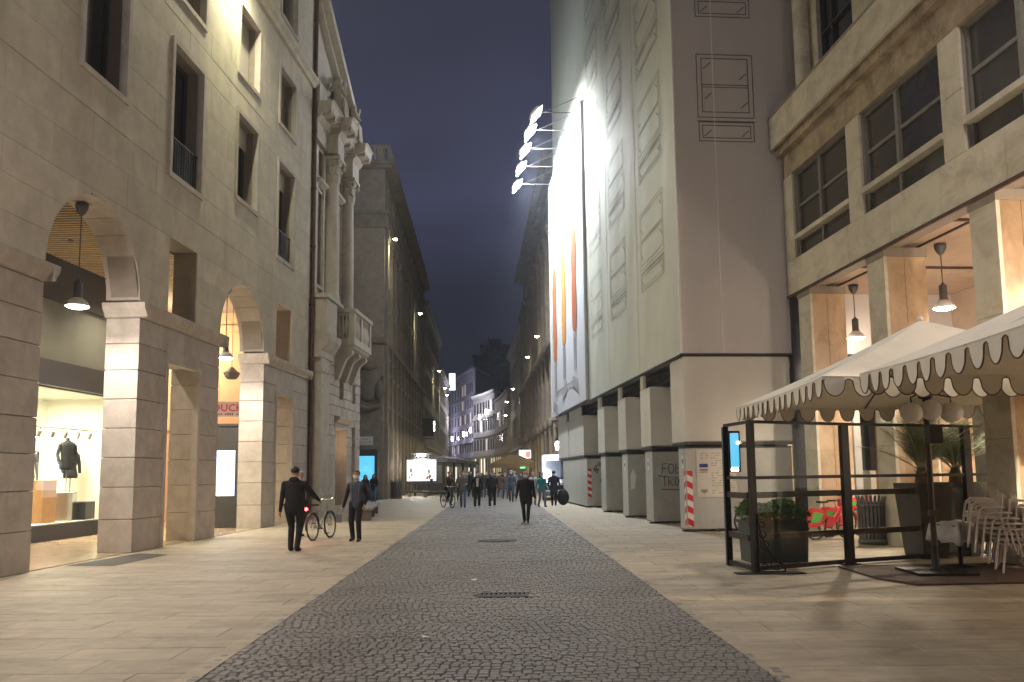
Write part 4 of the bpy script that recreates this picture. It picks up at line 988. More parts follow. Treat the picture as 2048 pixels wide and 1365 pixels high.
for u in (5.1,10.3):
    q=MB(); q.box(u-.02,u+.02,.012,.016,ZB,ZT); q.build('seam','sheet_wrap',SB)
# printed window outlines
def win_print(rect,tf,parent,matn='print_line',w_=.024):
    a,b,c,d=rect; m=MB(); segs=[]
    def R4(a,b,c,d): segs.extend([(a,b,c,c+w_),(a,b,d-w_,d),(a,a+w_,c+w_,d-w_),(b-w_,b,c+w_,d-w_)])
    H_=d-c; zs=c+H_*.27; R4(a,b,zs,d); R4(a+.14,b-.14,zs+.16,d-.12); zm=(zs+.16+d-.12)/2; segs.append((a+.14+w_,b-.14-w_,zm,zm+w_)); segs.append((a+.14+w_,b-.14-w_,zm-.07,zm-.07+.02))
    R4(a+.02,b-.02,c,zs-.12); R4(a+.12,b-.12,c+.1,zs-.22); segs.append((a-.02,b+.02,zs-.12+.004,zs-.09))
    for s in segs: tf(m,*s)
    for (x,z) in ((a+.2,d-.45),(b-.42,zm+.18),(a+.22,zm-.42),(b-.40,zs+.3),(a+.18,c+.16),(b-.40,c+.16)):
        for k in range(5): tf(m,x+k*.042,x+k*.042+.05,z+k*.038,z+k*.038+.03)
    m.build('printed_window',matn,parent)
tf_st=lambda m,a,b,c,d: m.box(a,b,.016,.019,c,d)
tf_end=lambda m,a,b,c,d: m.box(-.041,-.037,-b,-a,c,d)
for r_ in range(6):
    for i,(a,b) in enumerate(((1.5,4.45),(6.75,9.65),(11.4,14.2))):
        win_print((a,b,7.6+3.72*r_,10.25+3.72*r_),tf_st,SB,'print_line_soft',.018)
for r_ in range(5): win_print((.68,2.36,11.06+3.78*r_,13.7+3.78*r_),tf_end,SB)
# advertising banner
BN=thing('advertising_banner','huge floodlit white banner printed with three orange draped figures','banner',sw(0,0),SRZ)
sheet('banner_sheet',15.2,27.5,5.02,19.3,'x',.14,'banner',.006,nx=20,nz=20,parent=BN)
m=MB(); 
for (a,b,c,d) in ((15.12,15.2,4.98,19.34),(27.5,27.58,4.98,19.34)): m.box(a,b,.02,.155,c,d)
m.box(15.2,27.5,.02,.155,19.3,19.36); m.box(15.2,27.5,.02,.155,4.96,5.02); m.build('banner_frame','banner',BN)
def fig(u,zb,zt,matn,flip=1):
    t=bpy.data.objects.new('printed_figure',None); C.objects.link(t); t.parent=BN; t.location=(u,.165,0)
    H_=zt-zb
    def pf(name,m_,pts,y=0.0):
        m=MB(); m.prism([(p[0]*flip*1.3,zb+p[1]*H_) for p in pts],y,y+.004); m.build(name,m_,t)
    pf('gown',matn,[(-.42,0),(-.15,-.02),(.2,0),(.5,.03),(.62,.25),(.55,.45),(.68,.60),(.5,.76),(.18,.82),(-.12,.82),(-.5,.76),(-.62,.6),(-.45,.42),(-.58,.2)])
    pf('bodice','skin',[(-.14,.82),(.16,.82),(.24,.88),(.10,.95),(-.08,.95),(-.22,.88)],.001)
    pf('hair','ink',[(-.16,.94),(.14,.93),(.18,.98),(.05,1.03),(-.12,1.0)],.002)
    pf('fold',matn,[(-.1,.03),(.05,.03),(.16,.75),(.06,.78)],.005)
    for q in (-.3,.12): pf('leg','grey_print',[(q,-.30),(q+.16,-.30),(q+.2,-.02),(q-.04,-.02)])
    pf('shadow','grey_print',[(-.7,-.48),(.9,-.40),(.6,-.33),(-.5,-.38)],-.001)
fig(18.0,8.7,15.3,'rust_print'); fig(21.8,8.6,15.0,'yellow_print',-1); fig(25.4,8.1,15.0,'orange_print')
m=MB(); x=18.6; r_=random.Random(2)
while x<24.8:
    w_=r_.uniform(.16,.34); 
    if r_.random()>.15:
        m.box(x,x+.07,.150,.154,5.95,6.3); m.box(x+.07,x+w_,.150,.154,*( (6.22,6.3) if r_.random()>.5 else (5.95,6.03))); 
    x+=w_+.10
m.build('banner_lettering','ink_grey',BN)
# floodlights on outrigger arms
for i,(u,z) in enumerate(((14.6,18.35),(17.2,18.6),(19.8,18.7),(22.4,18.7),(25.0,18.6))):
    t=thing('floodlight',['unlit looking topmost floodlight on its arm, nearest of the row','second floodlight from the viewer, glaring white over the banner','middle floodlight of the glaring row over the banner','fourth floodlight of the glaring row over the banner','last and lowest floodlight of the glaring row'][i],'floodlight',sw(u,0.33,z),SRZ,'floodlights on arms above the banner')
    m=MB(); m.tube([(0,0,.1),(0,2.0,.1)],.022,6); m.tube([(0,0,.9),(0,1.6,.12)],.014,6); m.build('arm','lamp_metal',t)
    m=MB(); m.xf=Matrix.Translation((0,2.05,0))@Matrix.Rotation(R_(-48),4,'X'); m.cbox(-.42,.42,-.24,.24,-.055,.16,.03); m.build('housing','lamp_metal',t)
    m=MB(); m.xf=Matrix.Translation((0,2.05,0))@Matrix.Rotation(R_(-48),4,'X'); m.box(-.5,.5,-.34,.34,-.10,-.06); m.build('glass','flood_glass' if i else 'bulb_white',t)
    if i: light('SPOT',t,(0,1.95,-.14),4300,(.90,.96,1),.15,spot=160,blend=.5,target=(0,0.0,-1.4))
# wrapped columns below the sheeting
cols=[(0,1.35,3.06),(3.85,5.2,1.7),(7.55,8.9,1.7),(11.7,13.2,1.7),(17.0,21.7,1.8),(22.1,26.0,1.8)]
for i,(a,b,dp) in enumerate(cols):
    m=MB(); zt=ZB-.06 if i==0 else 4.38
    m.cbox(a+.0,b,-dp,-.02,2.44,zt,.03)
    if i: m.box(a+.9,b-.02,-.12,-.03,4.38,ZB-.06)
    m.build('column_wrap','sheet_wrap',SB)
    q=MB(); q.box(a-.05,b+.02,-dp,-.02,2.36,2.438); q.box(a+.1,b,-dp+.1,-.2,2.30,2.36); q.build('wrap_ledge','steel_dark',SB)
m=MB()
for y in (-.35,-1.3): m.tube([(0.1,y,4.72),(SU-.2,y,4.72)],.024,6); m.tube([(.1,y,4.45),(SU-.2,y,4.45)],.024,6)
for i in range(34): x=.4+i*.77; m.tube([(x,-.35,4.45),(x+.38,-.35,4.72)],.015,5); m.tube([(x+.38,-.35,4.72),(x+.76,-.35,4.45)],.015,5)
m.build('scaffold_truss','steel_dark',SB)
m=MB(); m.box(.2,SU,-3.4,-.3,4.84,4.88); m.build('scaffold_deck','steel_dark',SB)
for u in (1.9,5.6,9.4,13.8):
    q=MB(); q.cbox(-.14,.14,-.06,.06,-.1,.08,.02); q.cur=1; q.box(-.09,-.02,-.07,-.06,-.06,.0); q.box(.02,.09,-.07,-.06,-.06,0); q.build('work_light',['steel_dark','bulb_white'],SB,(u,-.25,4.58),(0,0,math.pi/2))
    light('SPOT',SB,(u,-.30,4.45),22,(1,.95,.8),.06,spot=130,target=(u,-1.2,0))
# inner facade behind the hoardings
m=MB(); m.box(.3,SU,-5.2,-5.0,0,4.8); m.build('ground_floor_wall','grey_stone',SB)
for u in (1.5,5.4,9.2,13,16.8,20.6,24.4):
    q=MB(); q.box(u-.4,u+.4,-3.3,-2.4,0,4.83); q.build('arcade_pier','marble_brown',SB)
# hoarding boxes
hb=[(0,.66,3.02),(3.68,.95,1.35),(7.32,.95,1.35),(11.5,1.05,1.35),(16.1,7.9,1.4)]
hl=['nearest metal hoarding box, with the cream notice board and striped edge','metal hoarding box sprayed with two lines of black lettering','third metal hoarding box, blank with a torn white sticker','fourth metal hoarding box, streaky and pale','long farthest metal hoarding with scribbled graffiti and a striped edge']
HB=[]
for i,(u,du,dp) in enumerate(hb):
    t=thing('hoarding_box',hl[i],'hoarding',sw(u,0,0),SRZ,'metal hoardings round the scaffold feet'); HB.append(t)
    npan=max(1,round(dp/1.0))
    for k in range(npan):
        a,b=-dp+dp*k/npan,-dp+dp*(k+1)/npan
        q=MB(); q.cbox(.0,.03,a+.004,b-.004,.07,2.27,.006); q.build('panel','hoarding',t)
    npan=max(1,round(du/.95))
    for k in range(npan):
        a,b=.035+(du-.035)*k/npan,.035+(du-.035)*(k+1)/npan
        q=MB(); q.cbox(a+.004,b-.004,-.03,.0,.07,2.27,.006); q.build('panel','hoarding',t)
    q=MB(); q.box(.03,du,-dp,-dp+.03,.07,2.27); q.box(du-.03,du,-dp+.03,-.03,.07,2.27); q.build('back_panel','hoarding',t)
    q=MB(); q.box(-.015,.04,-dp,.01,2.27,2.31); q.box(.04,du,-.04,.01,2.27,2.31); q.build('top_rail','steel_dark',t)
    q=MB()
    for yy in np.arange(-dp+.1,0,.7): q.box(-.10,.3,yy-.08,yy+.08,0,.05)
    for xx in np.arange(.1,du,1.0): q.box(xx-.08,xx+.08,-.2,.10,0,.05)
    q.box(.0,du,-dp,0.0,.05,.07); q.build('foot','steel_dark',t)
def stripes(parent,f,n,z0,h,w_):
    # red / white barrier strip; f(m, a,b,zs..) draws a parallelogram in the strip plane
    q=MB(); f(q,[(0,z0),(w_,z0),(w_,z0+n*h),(0,z0+n*h)],0); q.build('white_strip','white_paint',parent)
    for k in range(0,n,2):
        q=MB(); z=z0+k*h; poly=[(0,z+h*.5),(w_,max(z0,z-h*.0)),(w_,z+h),(0,min(z0+n*h,z+h*1.5))]; f(q,poly,1); q.build('red_stripe','red_paint',parent)
stripes(HB[0],lambda m,p,l: m.prism([(-.02-a,b) for a,b in p],-.006-.004*l,-.003-.004*l*.5 ,'x'),9,.12,.17,.16)
stripes(HB[0],lambda m,p,l: m.prism([(.02+a,b) for a,b in p][::-1],.003+.003*l,.006+.004*l,'y'),9,.12,.17,.15)
stripes(HB[4],lambda m,p,l: m.prism([(-.02-a,b) for a,b in p],-.006-.004*l,-.003-.004*l*.5,'x'),9,.45,.15,.18)
# notice board and stickers
q=MB(); q.box(-.016,-.008,-1.42,-.30,.92,2.24); nb=q.build('notice_board','poster_cream',HB[0])
q=MB(); q.box(-.02,-.016,-.62,-.38,1.74,1.84); q.build('blue_logo','blue_print',nb)
q=MB(); q.box(-.02,-.016,-.62,-.38,1.66,1.69)
for k in range(5): q.box(-.02,-.016,-.60+k*.048,-.575+k*.048,1.60,1.63)
q.lathe([(0,0),(.09,0)],(0,0,0),10); q.build('logo_print','ink',nb)
q=MB(); q.prism([(-.60,1.14),(-.40,1.14),(-.42,1.07),(-.50,1.02),(-.58,1.07)],-.020,-.016,'x'); q.build('shield_print','ink_grey',nb)
q=MB(); r_=random.Random(9)
for ln in range(17):
    z=2.12-ln*.068; x=-.72 if ln>2 else -.42
    while x>-1.36:
        w_=r_.uniform(.03,.10)
        if r_.random()>.30: q.box(-.0185,-.016,x-w_,x,z,z+.018)
        x-=w_+.025
q.build('notice_text','ink_grey',nb)
for i,(yy,zz) in ((0,(.28,1.72)),(1,(.55,1.7)),(2,(.5,1.7))):
    q=MB(); q.box(yy-.08,yy+.08,.003,.006,zz,zz+.36); s_=q.build('sticker','white_paint',HB[i])
    q=MB(); q.prism([(yy-.045,zz+.26),(yy+.045,zz+.26),(yy+.04,zz+.16),(yy,zz+.10),(yy-.04,zz+.16)],.006,.009,'y'); q.build('sticker_shield','ink',s_)
# graffiti as sprayed strokes
def strokes(parent,name,S,y0,z0,sc,r=.012):
    q=MB()
    for st in S: q.tube([(-.008,y0-p[0]*sc,z0+p[1]*sc) for p in st],r,5)
    q.v=[(min(p[0],-.004) if p[0]<0 else -.004,p[1],p[2]) for p in q.v]; q.v=[(-.006+(p[0]+.006)*.2,p[1],p[2]) for p in q.v]
    return q.build(name,'ink',parent)
F=[[(0,0),(.05,1),(.6,1.05)],[(0,.5),(.5,.55)]]; 
Om=lambda x:[[(x+.3+.3*math.cos(a),.5+.5*math.sin(a)) for a in [k*math.pi/6 for k in range(13)]]]
Bm=lambda x:[[(x,0),(x,1),(x+.4,.95),(x+.5,.75),(x+.1,.55),(x+.55,.35),(x+.5,.05),(x,0)]]
Rm=lambda x:[[(x,0),(x,1),(x+.4,.9),(x+.42,.65),(x+.05,.5),(x+.5,0)]]
Tm=lambda x:[[(x-.25,1),(x+.35,1.02)],[(x,1),(x+.04,0)]]
Im=lambda x:[[(x,0),(x+.03,1)]]
Xm=lambda x:[[(x,0),(x+.4,1)],[(x,1),(x+.42,0)]]
strokes(HB[1],'graffiti',F+Om(.7)+Bm(1.5)+[[(2.25,.05),(2.3,.6)]],-.30,1.72-.14,.30)
strokes(HB[1],'graffiti',Tm(.3)+Rm(.75)+Im(1.45)+Xm(1.65)+Im(2.3)+[[(0,-.35),(1.4,-.4),(2.4,-.35)],[(-.35,1.12),(.0,1.05)]],-.28,1.18,.30)
r_=random.Random(21)
S=[]
for k in range(16):
    x,z=r_.uniform(0,1.0),r_.uniform(0,1.3); S.append([(x+r_.uniform(-.14,.14),z+r_.uniform(-.16,.16)) for _ in range(6)])
strokes(HB[4],'graffiti',S,-.35,.95,.85,.016)
q=MB(); q.add([(-.004,-.10,1.0),(-.004,-.24,1.05),(-.004,-.30,1.5),(-.004,-.2,1.75),(-.004,-.08,1.5)],[(0,1,2,3,4)]); q.build('torn_sticker','white_paint',HB[2])

# ------------------------------------------------------------------ RIGHT BUILDING with the portico (x towards the viewer, y inwards)
RP=(7.85,23.0); OR,RZR=frame_dir(RP,(-.07,1),True)
def rw(u,y,z=0): c,s=math.cos(RZR),math.sin(RZR); return (OR[0]+c*u-s*y,OR[1]+s*u+c*y,z)
BRT=thing('portico_building','marble faced building with wide grid windows over a lamplit portico, right','building',(OR[0],OR[1],0),RZR)
UE=20
rwins=[(.62+3.84*k,3.80+3.84*k,7.46,9.88) for k in range(5)]
m=MB(); wall_into(m,(.0,UE,6.5,10.78),rwins,[],.03,.4); m.build('wall','travertine_back',BRT)
# marble slabs
rows=[6.5,7.46,8.67,9.88,10.76]
cladding(BRT,'marble',.0,UE,rows[:2],1.9,rwins,[],-.03,.03,.010,'marble_slab',2)
for k in range(5):
    a=3.80+3.84*k; 
    for (c,d) in ((7.46,8.67),(8.67,9.88)):
        q=MB(); q.box(a+.005,a+.66-.005,-.03,.03,c+.005,d-.005); q.build('marble_slab','marble',BRT)
for (c,d) in ((7.46,8.67),(8.67,9.88)):
    q=MB(); q.box(.005,.615,-.03,.03,c+.005,d-.005); q.build('marble_slab','marble',BRT)
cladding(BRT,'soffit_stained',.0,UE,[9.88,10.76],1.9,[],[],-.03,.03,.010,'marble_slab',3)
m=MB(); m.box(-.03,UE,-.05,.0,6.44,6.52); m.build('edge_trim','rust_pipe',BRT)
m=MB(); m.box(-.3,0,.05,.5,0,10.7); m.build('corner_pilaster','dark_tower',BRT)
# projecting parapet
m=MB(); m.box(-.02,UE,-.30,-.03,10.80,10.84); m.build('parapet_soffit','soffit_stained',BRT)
x=-.02; 
while x<UE:
    b=min(UE,x+2.4); q=MB(); q.box(x+.006,b-.006,-.36,-.28,10.78,11.68); q.build('parapet_slab','marble',BRT); x=b
m=MB(); m.box(-.02,UE,-.28,.3,10.84,11.60); m.box(-.02,UE,-.38,-.26,11.68,11.74); m.build('parapet_core','travertine_back',BRT)
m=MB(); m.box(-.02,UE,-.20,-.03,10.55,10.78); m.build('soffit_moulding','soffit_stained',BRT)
# recessed upper storey
uw=[(1.4+3.84*k,3.35+3.84*k,11.9,14.8) for k in range(5)]
m=MB(); wall_into(m,(0,UE,11.6,22),uw,[],.55,.9); m.build('upper_wall','marble',BRT)
for (a,b,c,d) in uw:
    q=MB(); q.box(a,b,.75,.78,c,d); w_=q.build('window','glass_dark',BRT)
    q=MB(); q.box(a,a+.06,.66,.75,c,d); q.box(b-.06,b,.66,.75,c,d); q.box(a+.6,a+.66,.66,.75,c,d); q.box(a,b,.66,.75,c+1.6,c+1.66); q.build('sash','window_frame',w_)
for k in range(6):
    q=MB(); q.lathe([(.22,11.7),(.22,22)],(.85+3.84*k,.35,0),12); q.build('round_column','marble',BRT)
m=MB(); m.box(.0,UE,.9,14,11.6,22); m.box(0,UE,4.9,14,6.7,11.6); m.build('body','travertine_back',BRT)
m=MB(); m.box(0,UE,.42,4.9,7.0,7.1); m.build('floor_slab','travertine_back',BRT)
m=MB(); m.box(.0,UE,2.6,2.7,7.1,11.5); m.build('room_back_wall','wall_olive',BRT)
# grid windows
for k,(a,b,c,d) in enumerate(rwins):
    f=MB(); f.box(a,a+.07,.10,.22,c,d); f.box(b-.07,b,.10,.22,c,d); f.box(a+.07,b-.07,.10,.22,d-.07,d); f.box(a+.07,b-.07,.10,.22,c,c+.07)
    wd=f.build('window','window_frame_grey',BRT)
    q=MB(); q.box(a-.0,b+.0,-.06,.20,c+.50,c+.62); q.build('sill','marble',wd)
    x=a+(b-a)*(.46 if k!=1 else .44)
    q=MB(); q.box(x-.06,x+.06,.08,.22,c+.62,d-.07); q.box(x-.05,x+.05,.10,.22,c+.07,c+.50); q.box(a+.07,x-.06,.12,.22,c+1.42,c+1.50); q.box(x+.06,b-.07,.12,.22,c+1.42,c+1.50); q.build('mullion','window_frame_grey',wd)
    for (p,r__) in ((a+.07,x-.06),(x+.06,b-.07)):
        for (e,g_) in ((c+.62,c+1.42),(c+1.50,d-.07),(c+.07,c+.50)):
            q=MB(); q.box(p,r__,.16,.18,e,g_); q.build('pane','glass_warm',wd)
    # things seen inside as pale blinds
    if k==2:
        for j in range(5):
            q=MB(); q.box(a+.7+j*.16,a+.80+j*.16,.24,.27,c+.65,c+1.4); q.build('blind_strip','blind',wd)
    if k in (0,1):
        q=MB(); q.box(x+.15,b-.25,.30,.33,c+.66,c+1.38); q.build('blind','curtain',wd)
    q=MB(); q.box(a,b,.9,.93,7.2,10.2); q.build('curtain','curtain',wd)
# portico piers
for u in (.60,4.42,8.22,12.06,15.9,-3.3,-7.1):
    wdt=.74
    q=MB(); q.box(u+.03,u+wdt-.03,.03,.92,0,6.5); q.build('pier_core','travertine_back',BRT)
    for (c,d) in ((0,2.15),(2.15,4.3),(4.3,6.48)):
        q=MB(); q.box(u,u+wdt-.035,-.0,.028,c+.005,d-.005); q.build('pier_slab','marble',BRT)
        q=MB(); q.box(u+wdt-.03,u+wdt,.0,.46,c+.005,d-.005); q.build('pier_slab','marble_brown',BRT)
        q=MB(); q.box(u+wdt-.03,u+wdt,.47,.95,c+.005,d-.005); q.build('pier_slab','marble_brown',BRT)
    q=MB(); q.box(u+wdt-.02,u+wdt+.02,-.012,.06,0,6.48); q.build('corner_trim','rust_pipe' if False else 'marble',BRT)
    q=MB(); q.box(u-.02,u+wdt+.03,-.02,.97,6.30,6.5); q.build('pier_cap','travertine_back',BRT)
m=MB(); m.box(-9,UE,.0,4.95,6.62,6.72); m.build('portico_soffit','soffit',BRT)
for k in range(8): 
    q=MB(); q.box(-9,UE,.95+.0,1.0,6.58,6.62) if k==0 else q.box(-8.5+k*3.84,-8.42+k*3.84,.03,4.9,6.57,6.62); q.build('soffit_joint','rust_pipe',BRT)
# back wall of the portico
x=-12
r_=random.Random(6)
while x<UE:
    b=x+1.92
    for (c,d) in ((4.35,6.62),): 
        q=MB(); q.box(x+.005,b-.005,4.85,4.9,c+.005,d-.005); q.build('wall_slab','soffit',BRT)
    x=b
m=MB(); m.box(-12,UE,4.9,5.2,0,6.7); m.build('portico_wall','peach_plaster',BRT)
m=MB(); m.box(-12,UE,4.6,4.85,3.5,4.3); m.build('shop_fascia','band_dark',BRT)
for (a,b,mt) in ((-11.6,-9.6,'glass_warm'),(-8.9,-7.6,'shop_white'),(-3.2,-1.2,'shop_white'),(.5,2.6,'glass_warm'),(3.6,6.2,'shop_glow_cool'),(7.2,9.6,'glass_warm'),(10.6,13.4,'shop_glow_cool')):
    q=MB(); q.box(a,b,4.80,4.86,.5,3.4); q.build('shop_window',mt,BRT)
for (a,b) in ((-6.1,-4.75),(-10.6,-9.3)):
    q=MB(); q.box(a,b,4.55,4.75,1.62,4.3); p_=q.build('shop_panel','band_dark',BRT)
    q=MB(); c_=(a+b)/2; q.prism([(c_-.14,2.62),(c_+.14,2.62),(c_+.14,2.75),(c_,2.9),(c_-.14,2.75)],4.54,4.55); q.box(c_-.16,c_+.16,4.54,4.55,2.42,2.56); q.build('panel_logo','ink_grey',p_)
    q=MB(); q.box(a+.05,b-.05,4.55,4.74,.0,1.60); q.build('lower_panel','shop_white',p_)
fl=MB(); fl.box(-12,UE,1.2,5,-.02,.004); fl.build('portico_floor','pavement_stone',BRT)
for u,lb in ((1.05,'left of two bright pendant lamps over the far umbrella'),(5.1,'right, larger of two bright pendant lamps over the far umbrella'),(-3.0,'pendant lamp half hidden by the right edge of the white sheeting'),(9.1,'pendant lamp in the portico over the near umbrella'),(13.1,'pendant lamp in the portico nearest the viewer'),(-7.0,'pendant lamp deep in the portico behind the scaffold')):
    x,y,_=rw(u,1.35); pendant((x,y),6.60,5.38,lb,'pendant lamps hanging in the right portico',1000 if u<13 else 1800,(1,.82,.62),.11 if u<13 else .5)  # the pendant nearest the viewer is added, stronger, to brighten the chairs
wall_lamp(OR,RZR,13.0,12.6,'street lamp on the right facade above the umbrellas',1400*STREET,y=-.3,color=(1,.87,.84),lsize=.5,lz=-1.0)  # out-of-view lamp added to fill the end sheet with mauve light
wall_lamp(OR,RZR,17.0,12.0,'street lamp on the right facade nearest the viewer',900*STREET,y=-.3,color=(1,.86,.78),lsize=.5,lz=-1.0)  # second fill lamp added out of view on this side

# ------------------------------------------------------------------ UMBRELLAS
def umbrella(cx,cy,hx,hy,zc,zp,rz,label,arms=True):
    t=thing('market_umbrella',label,'umbrella',(cx,cy,0),rz,'cream market umbrellas over the terrace')
    cor=[(-hx,-hy),(hx,-hy),(hx,hy),(-hx,hy)]
    # canopy: four panels, sagging slightly between the hips, each its own part
    for k in range(4):
        a,b=Vector((*cor[k],zc)),Vector((*cor[(k+1)%4],zc)); P_=Vector((0,0,zp)); m=MB(); n=10; vs=[]; L_=8
        for i in range(L_+1):
            s=i/L_
            for j in range(n+1):
                r=j/n; e=a.lerp(b,r); p=P_.lerp(e,s); 
                w1=4*r*(1-r); p.z-=.07*w1*s*(1-.35*s)+.05*math.sin(math.pi*s)
                vs.append(p)
        low=[Vector((p.x,p.y,p.z-.006)) for p in vs]; N_=(n+1); fs=[]; off=len(vs)
        for i in range(L_):
            for j in range(n): q=(i*N_+j,(i+1)*N_+j,(i+1)*N_+j+1,i*N_+j+1); fs.append(q); fs.append(tuple(x+off for x in q[::-1]))
        m.add(vs+low,fs,True); m.build('canopy_panel','canvas',t)
        # scalloped valance with brown piping
        d=b-a; Ls=d.length; d.normalize(); ns_=max(6,round(Ls/.36)); sw_=Ls/ns_; pts=[]
        nrm=Vector((d.y,-d.x,0)); 
        def edge(x):
            r=x/Ls; q=a+d*x; q=q.copy(); q.z=zc-.07*4*r*(1-r)*.65; return q+nrm*(-.004)
        top=[];bot=[]
        K=17
        for i in range(ns_*K+1):
            x=Ls*i/(ns_*K); ph=(i%K)/K; 
            dep=.13+.15*abs(math.sin(math.pi*ph))**.6 if 0<ph<1 else .13
            tq=ph/.76; dep=(.055+.205*max(0,math.sin(math.pi*tq))**.42) if tq<1 else .055-.02*math.sin(math.pi*(ph-.76)/.24)
            e=edge(x); top.append(e); wv=.012*math.sin(x*5+k); bot.append(e+Vector((nrm.x*wv,nrm.y*wv,-dep)))
        m=MB(); n2=len(top); th=nrm*.004
        m.add(top+bot,[(i,i+1,n2+i+1,n2+i) for i in range(n2-1)]); m.add([p-th for p in top]+[p-th for p in bot],[(n2+i,n2+i+1,i+1,i) for i in range(n2-1)])
        v_=m.build('valance','canvas',t)
        m=MB(); m.tube([p-th*.5 for p in bot],.008,5); m.build('piping','piping_brown',v_)
    m=MB(); m.lathe([(.0,zp+.07),(.03,zp+.06),(.05,zp+.02),(.035,zp-.01)],n=10); m.build('finial','canvas',t)
    m=MB(); m.tube([(0,0,0),(0,0,zp-.02)],.045,10); m.box(-.055,.055,-.055,.055,.9,1.0); m.build('pole','brown_metal',t)
    m=MB(); m.lathe([(.05,2.75),(.11,2.77),(.11,2.9),(.05,2.92)],n=12); m.build('runner','black_metal',t)
    zj=2.83
    for k in range(8):
        tx,ty=[(-hx,-hy),(0,-hy),(hx,-hy),(hx,0),(hx,hy),(0,hy),(-hx,hy),(-hx,0)][k]
        m=MB(); zt_=zc-(.045 if k%2 else 0); m.tube([(0,0,zp-.05),(tx*.5,ty*.5,(zp+zt_)/2-.07),(tx*.99,ty*.99,zt_-.02)],.014,5); rb=m.build('rib','brown_metal',t)
        m=MB(); m.tube([(tx*.03,ty*.03,zj),(tx*.45,ty*.45,zp+(zt_-zp)*.45-.09)],.013,5); m.build('strut','brown_metal',rb)
    m=MB(); m.box(-.45,.45,-.45,.45,.03,.07); m.lathe([(.12,.07),(.06,.12),(.055,.45)],n=10); m.build('base','black_metal',t)
    return t
umbrella(6.60,13.20,2.42,2.62,2.86,4.03,R_(-3.0),'far cream umbrella with scalloped valance, its peak showing against the portico')
umbrella(6.75,7.75,2.46,2.62,2.86,4.03,R_(-3.0),'near cream umbrella with scalloped valance, cut off by the right edge')
t=thing('terrace_mat','dark brown mat laid on the pavement under the umbrella and chairs','mat',(5.45,11.95,0),R_(2))
m=MB(); m.prism([(0.25,0.0),(5.6,0.1),(5.6,2.6),(.1,2.3),(.02,.75)],.003,.03,'z'); m.build('mat','terrace_mat',t)
# unlit globe lights under the umbrella
for i,(dx,dz) in enumerate(((-.30,0),(.0,.04),(.32,0))):
    t=thing('globe_light',['left unlit white globe under the far umbrella','middle unlit white globe by the umbrella pole','right unlit white globe under the far umbrella'][i],'lamp',(6.55+dx,12.95,2.52+dz),0,'unlit globe lights on the umbrella pole')
    m=MB(); m.ell((0,0,0),(.17,.17,.16),16,10); m.build('globe','white_plastic',t)
    m=MB(); m.tube([(0,0,.15),(0,0,.24),(-dx,.2,.34)],.012,5); m.build('stem','black_metal',t)
t=thing('pole_box','black control box fixed on the umbrella pole','box',(6.66,13.1,2.18)); m=MB(); m.cbox(-.10,.10,-.07,.07,-.14,.14,.015); m.build('body','black_metal',t)

# ------------------------------------------------------------------ WINDSCREEN FENCE
FN=thing('terrace_windscreen','black framed glass windscreen round the terrace, under the umbrellas','fence',(3.90,13.62,0))
fp=[(-.02,0.0),(1.95,1.05),(4.75,2.25),(7.2,3.3)]   # local points of the long run
def seg(name,m_,p,q,y0,y1,z0,z1,parent):
    d=Vector((q[0]-p[0],q[1]-p[1],0)); L_=d.length; rz=math.atan2(d.y,d.x)
    m=MB(); m.box(0,L_,y0,y1,z0,z1); return m.build(name,m_,parent,(p[0],p[1],0),(0,0,rz))
posts=[(0,0,.055),(1.95,1.05,.085),(4.75,2.25,.10),(5.55,2.6,.05),(7.2,3.3,.06)]
for (x,y,w_) in posts:
    q=MB(); q.cbox(-w_,w_,-.04,.04,0.0,2.42,.006); q.build('post','black_metal',FN,(x,y,0),(0,0,R_(26)))
    q=MB(); q.cbox(-.16,.16,-.10,.10,.004,.02,.004); q.build('foot_plate','black_metal',FN,(x,y,0),(0,0,R_(26)))
for a,b in zip(fp[:-1],fp[1:]):
    seg('top_rail','black_metal',a,b,-.03,.03,2.42,2.47,FN)
    seg('mid_rail','black_metal',a,b,-.02,.02,1.50,1.555,FN)
    seg('bottom_rail','black_metal',a,b,-.03,.03,.03,.10,FN)
    seg('glass_pane','clear_glass',a,b,-.004,.004,.10,1.50,FN)
    seg('glass_pane','clear_glass',a,b,-.004,.004,1.555,2.42,FN)
    seg('band_rail','brown_metal',a,b,.10,.13,1.19,1.29,FN)
    seg('band_rail','brown_metal',a,b,.10,.13,.50,.60,FN)
# short return along the street
for (x,y) in ((-.12,1.15),(-.05,.55)):
    q=MB(); q.cbox(-.05,.05,-.05,.05,0,2.42,.006); q.build('post','black_metal',FN,(x,y,0)) if y>1 else None
seg('top_rail','black_metal',(0,0),(-.12,1.15),-.03,.03,2.42,2.47,FN); seg('bottom_rail','black_metal',(0,0),(-.12,1.15),-.03,.03,.03,.10,FN)
seg('mid_rail','black_metal',(0,0),(-.12,1.15),-.02,.02,1.50,1.55,FN); seg('band_rail','brown_metal',(0,0),(-.12,1.15),-.02,.02,1.18,1.28,FN); seg('band_rail','brown_metal',(0,0),(-.12,1.15),-.02,.02,.50,.6,FN)
seg('glass_pane','clear_glass',(0,0),(-.12,1.15),-.004,.004,.1,2.42,FN)
seg('base_plate','black_metal',(-.35,-.08),(.75,-.10),-.12,.12,.003,.018,FN)
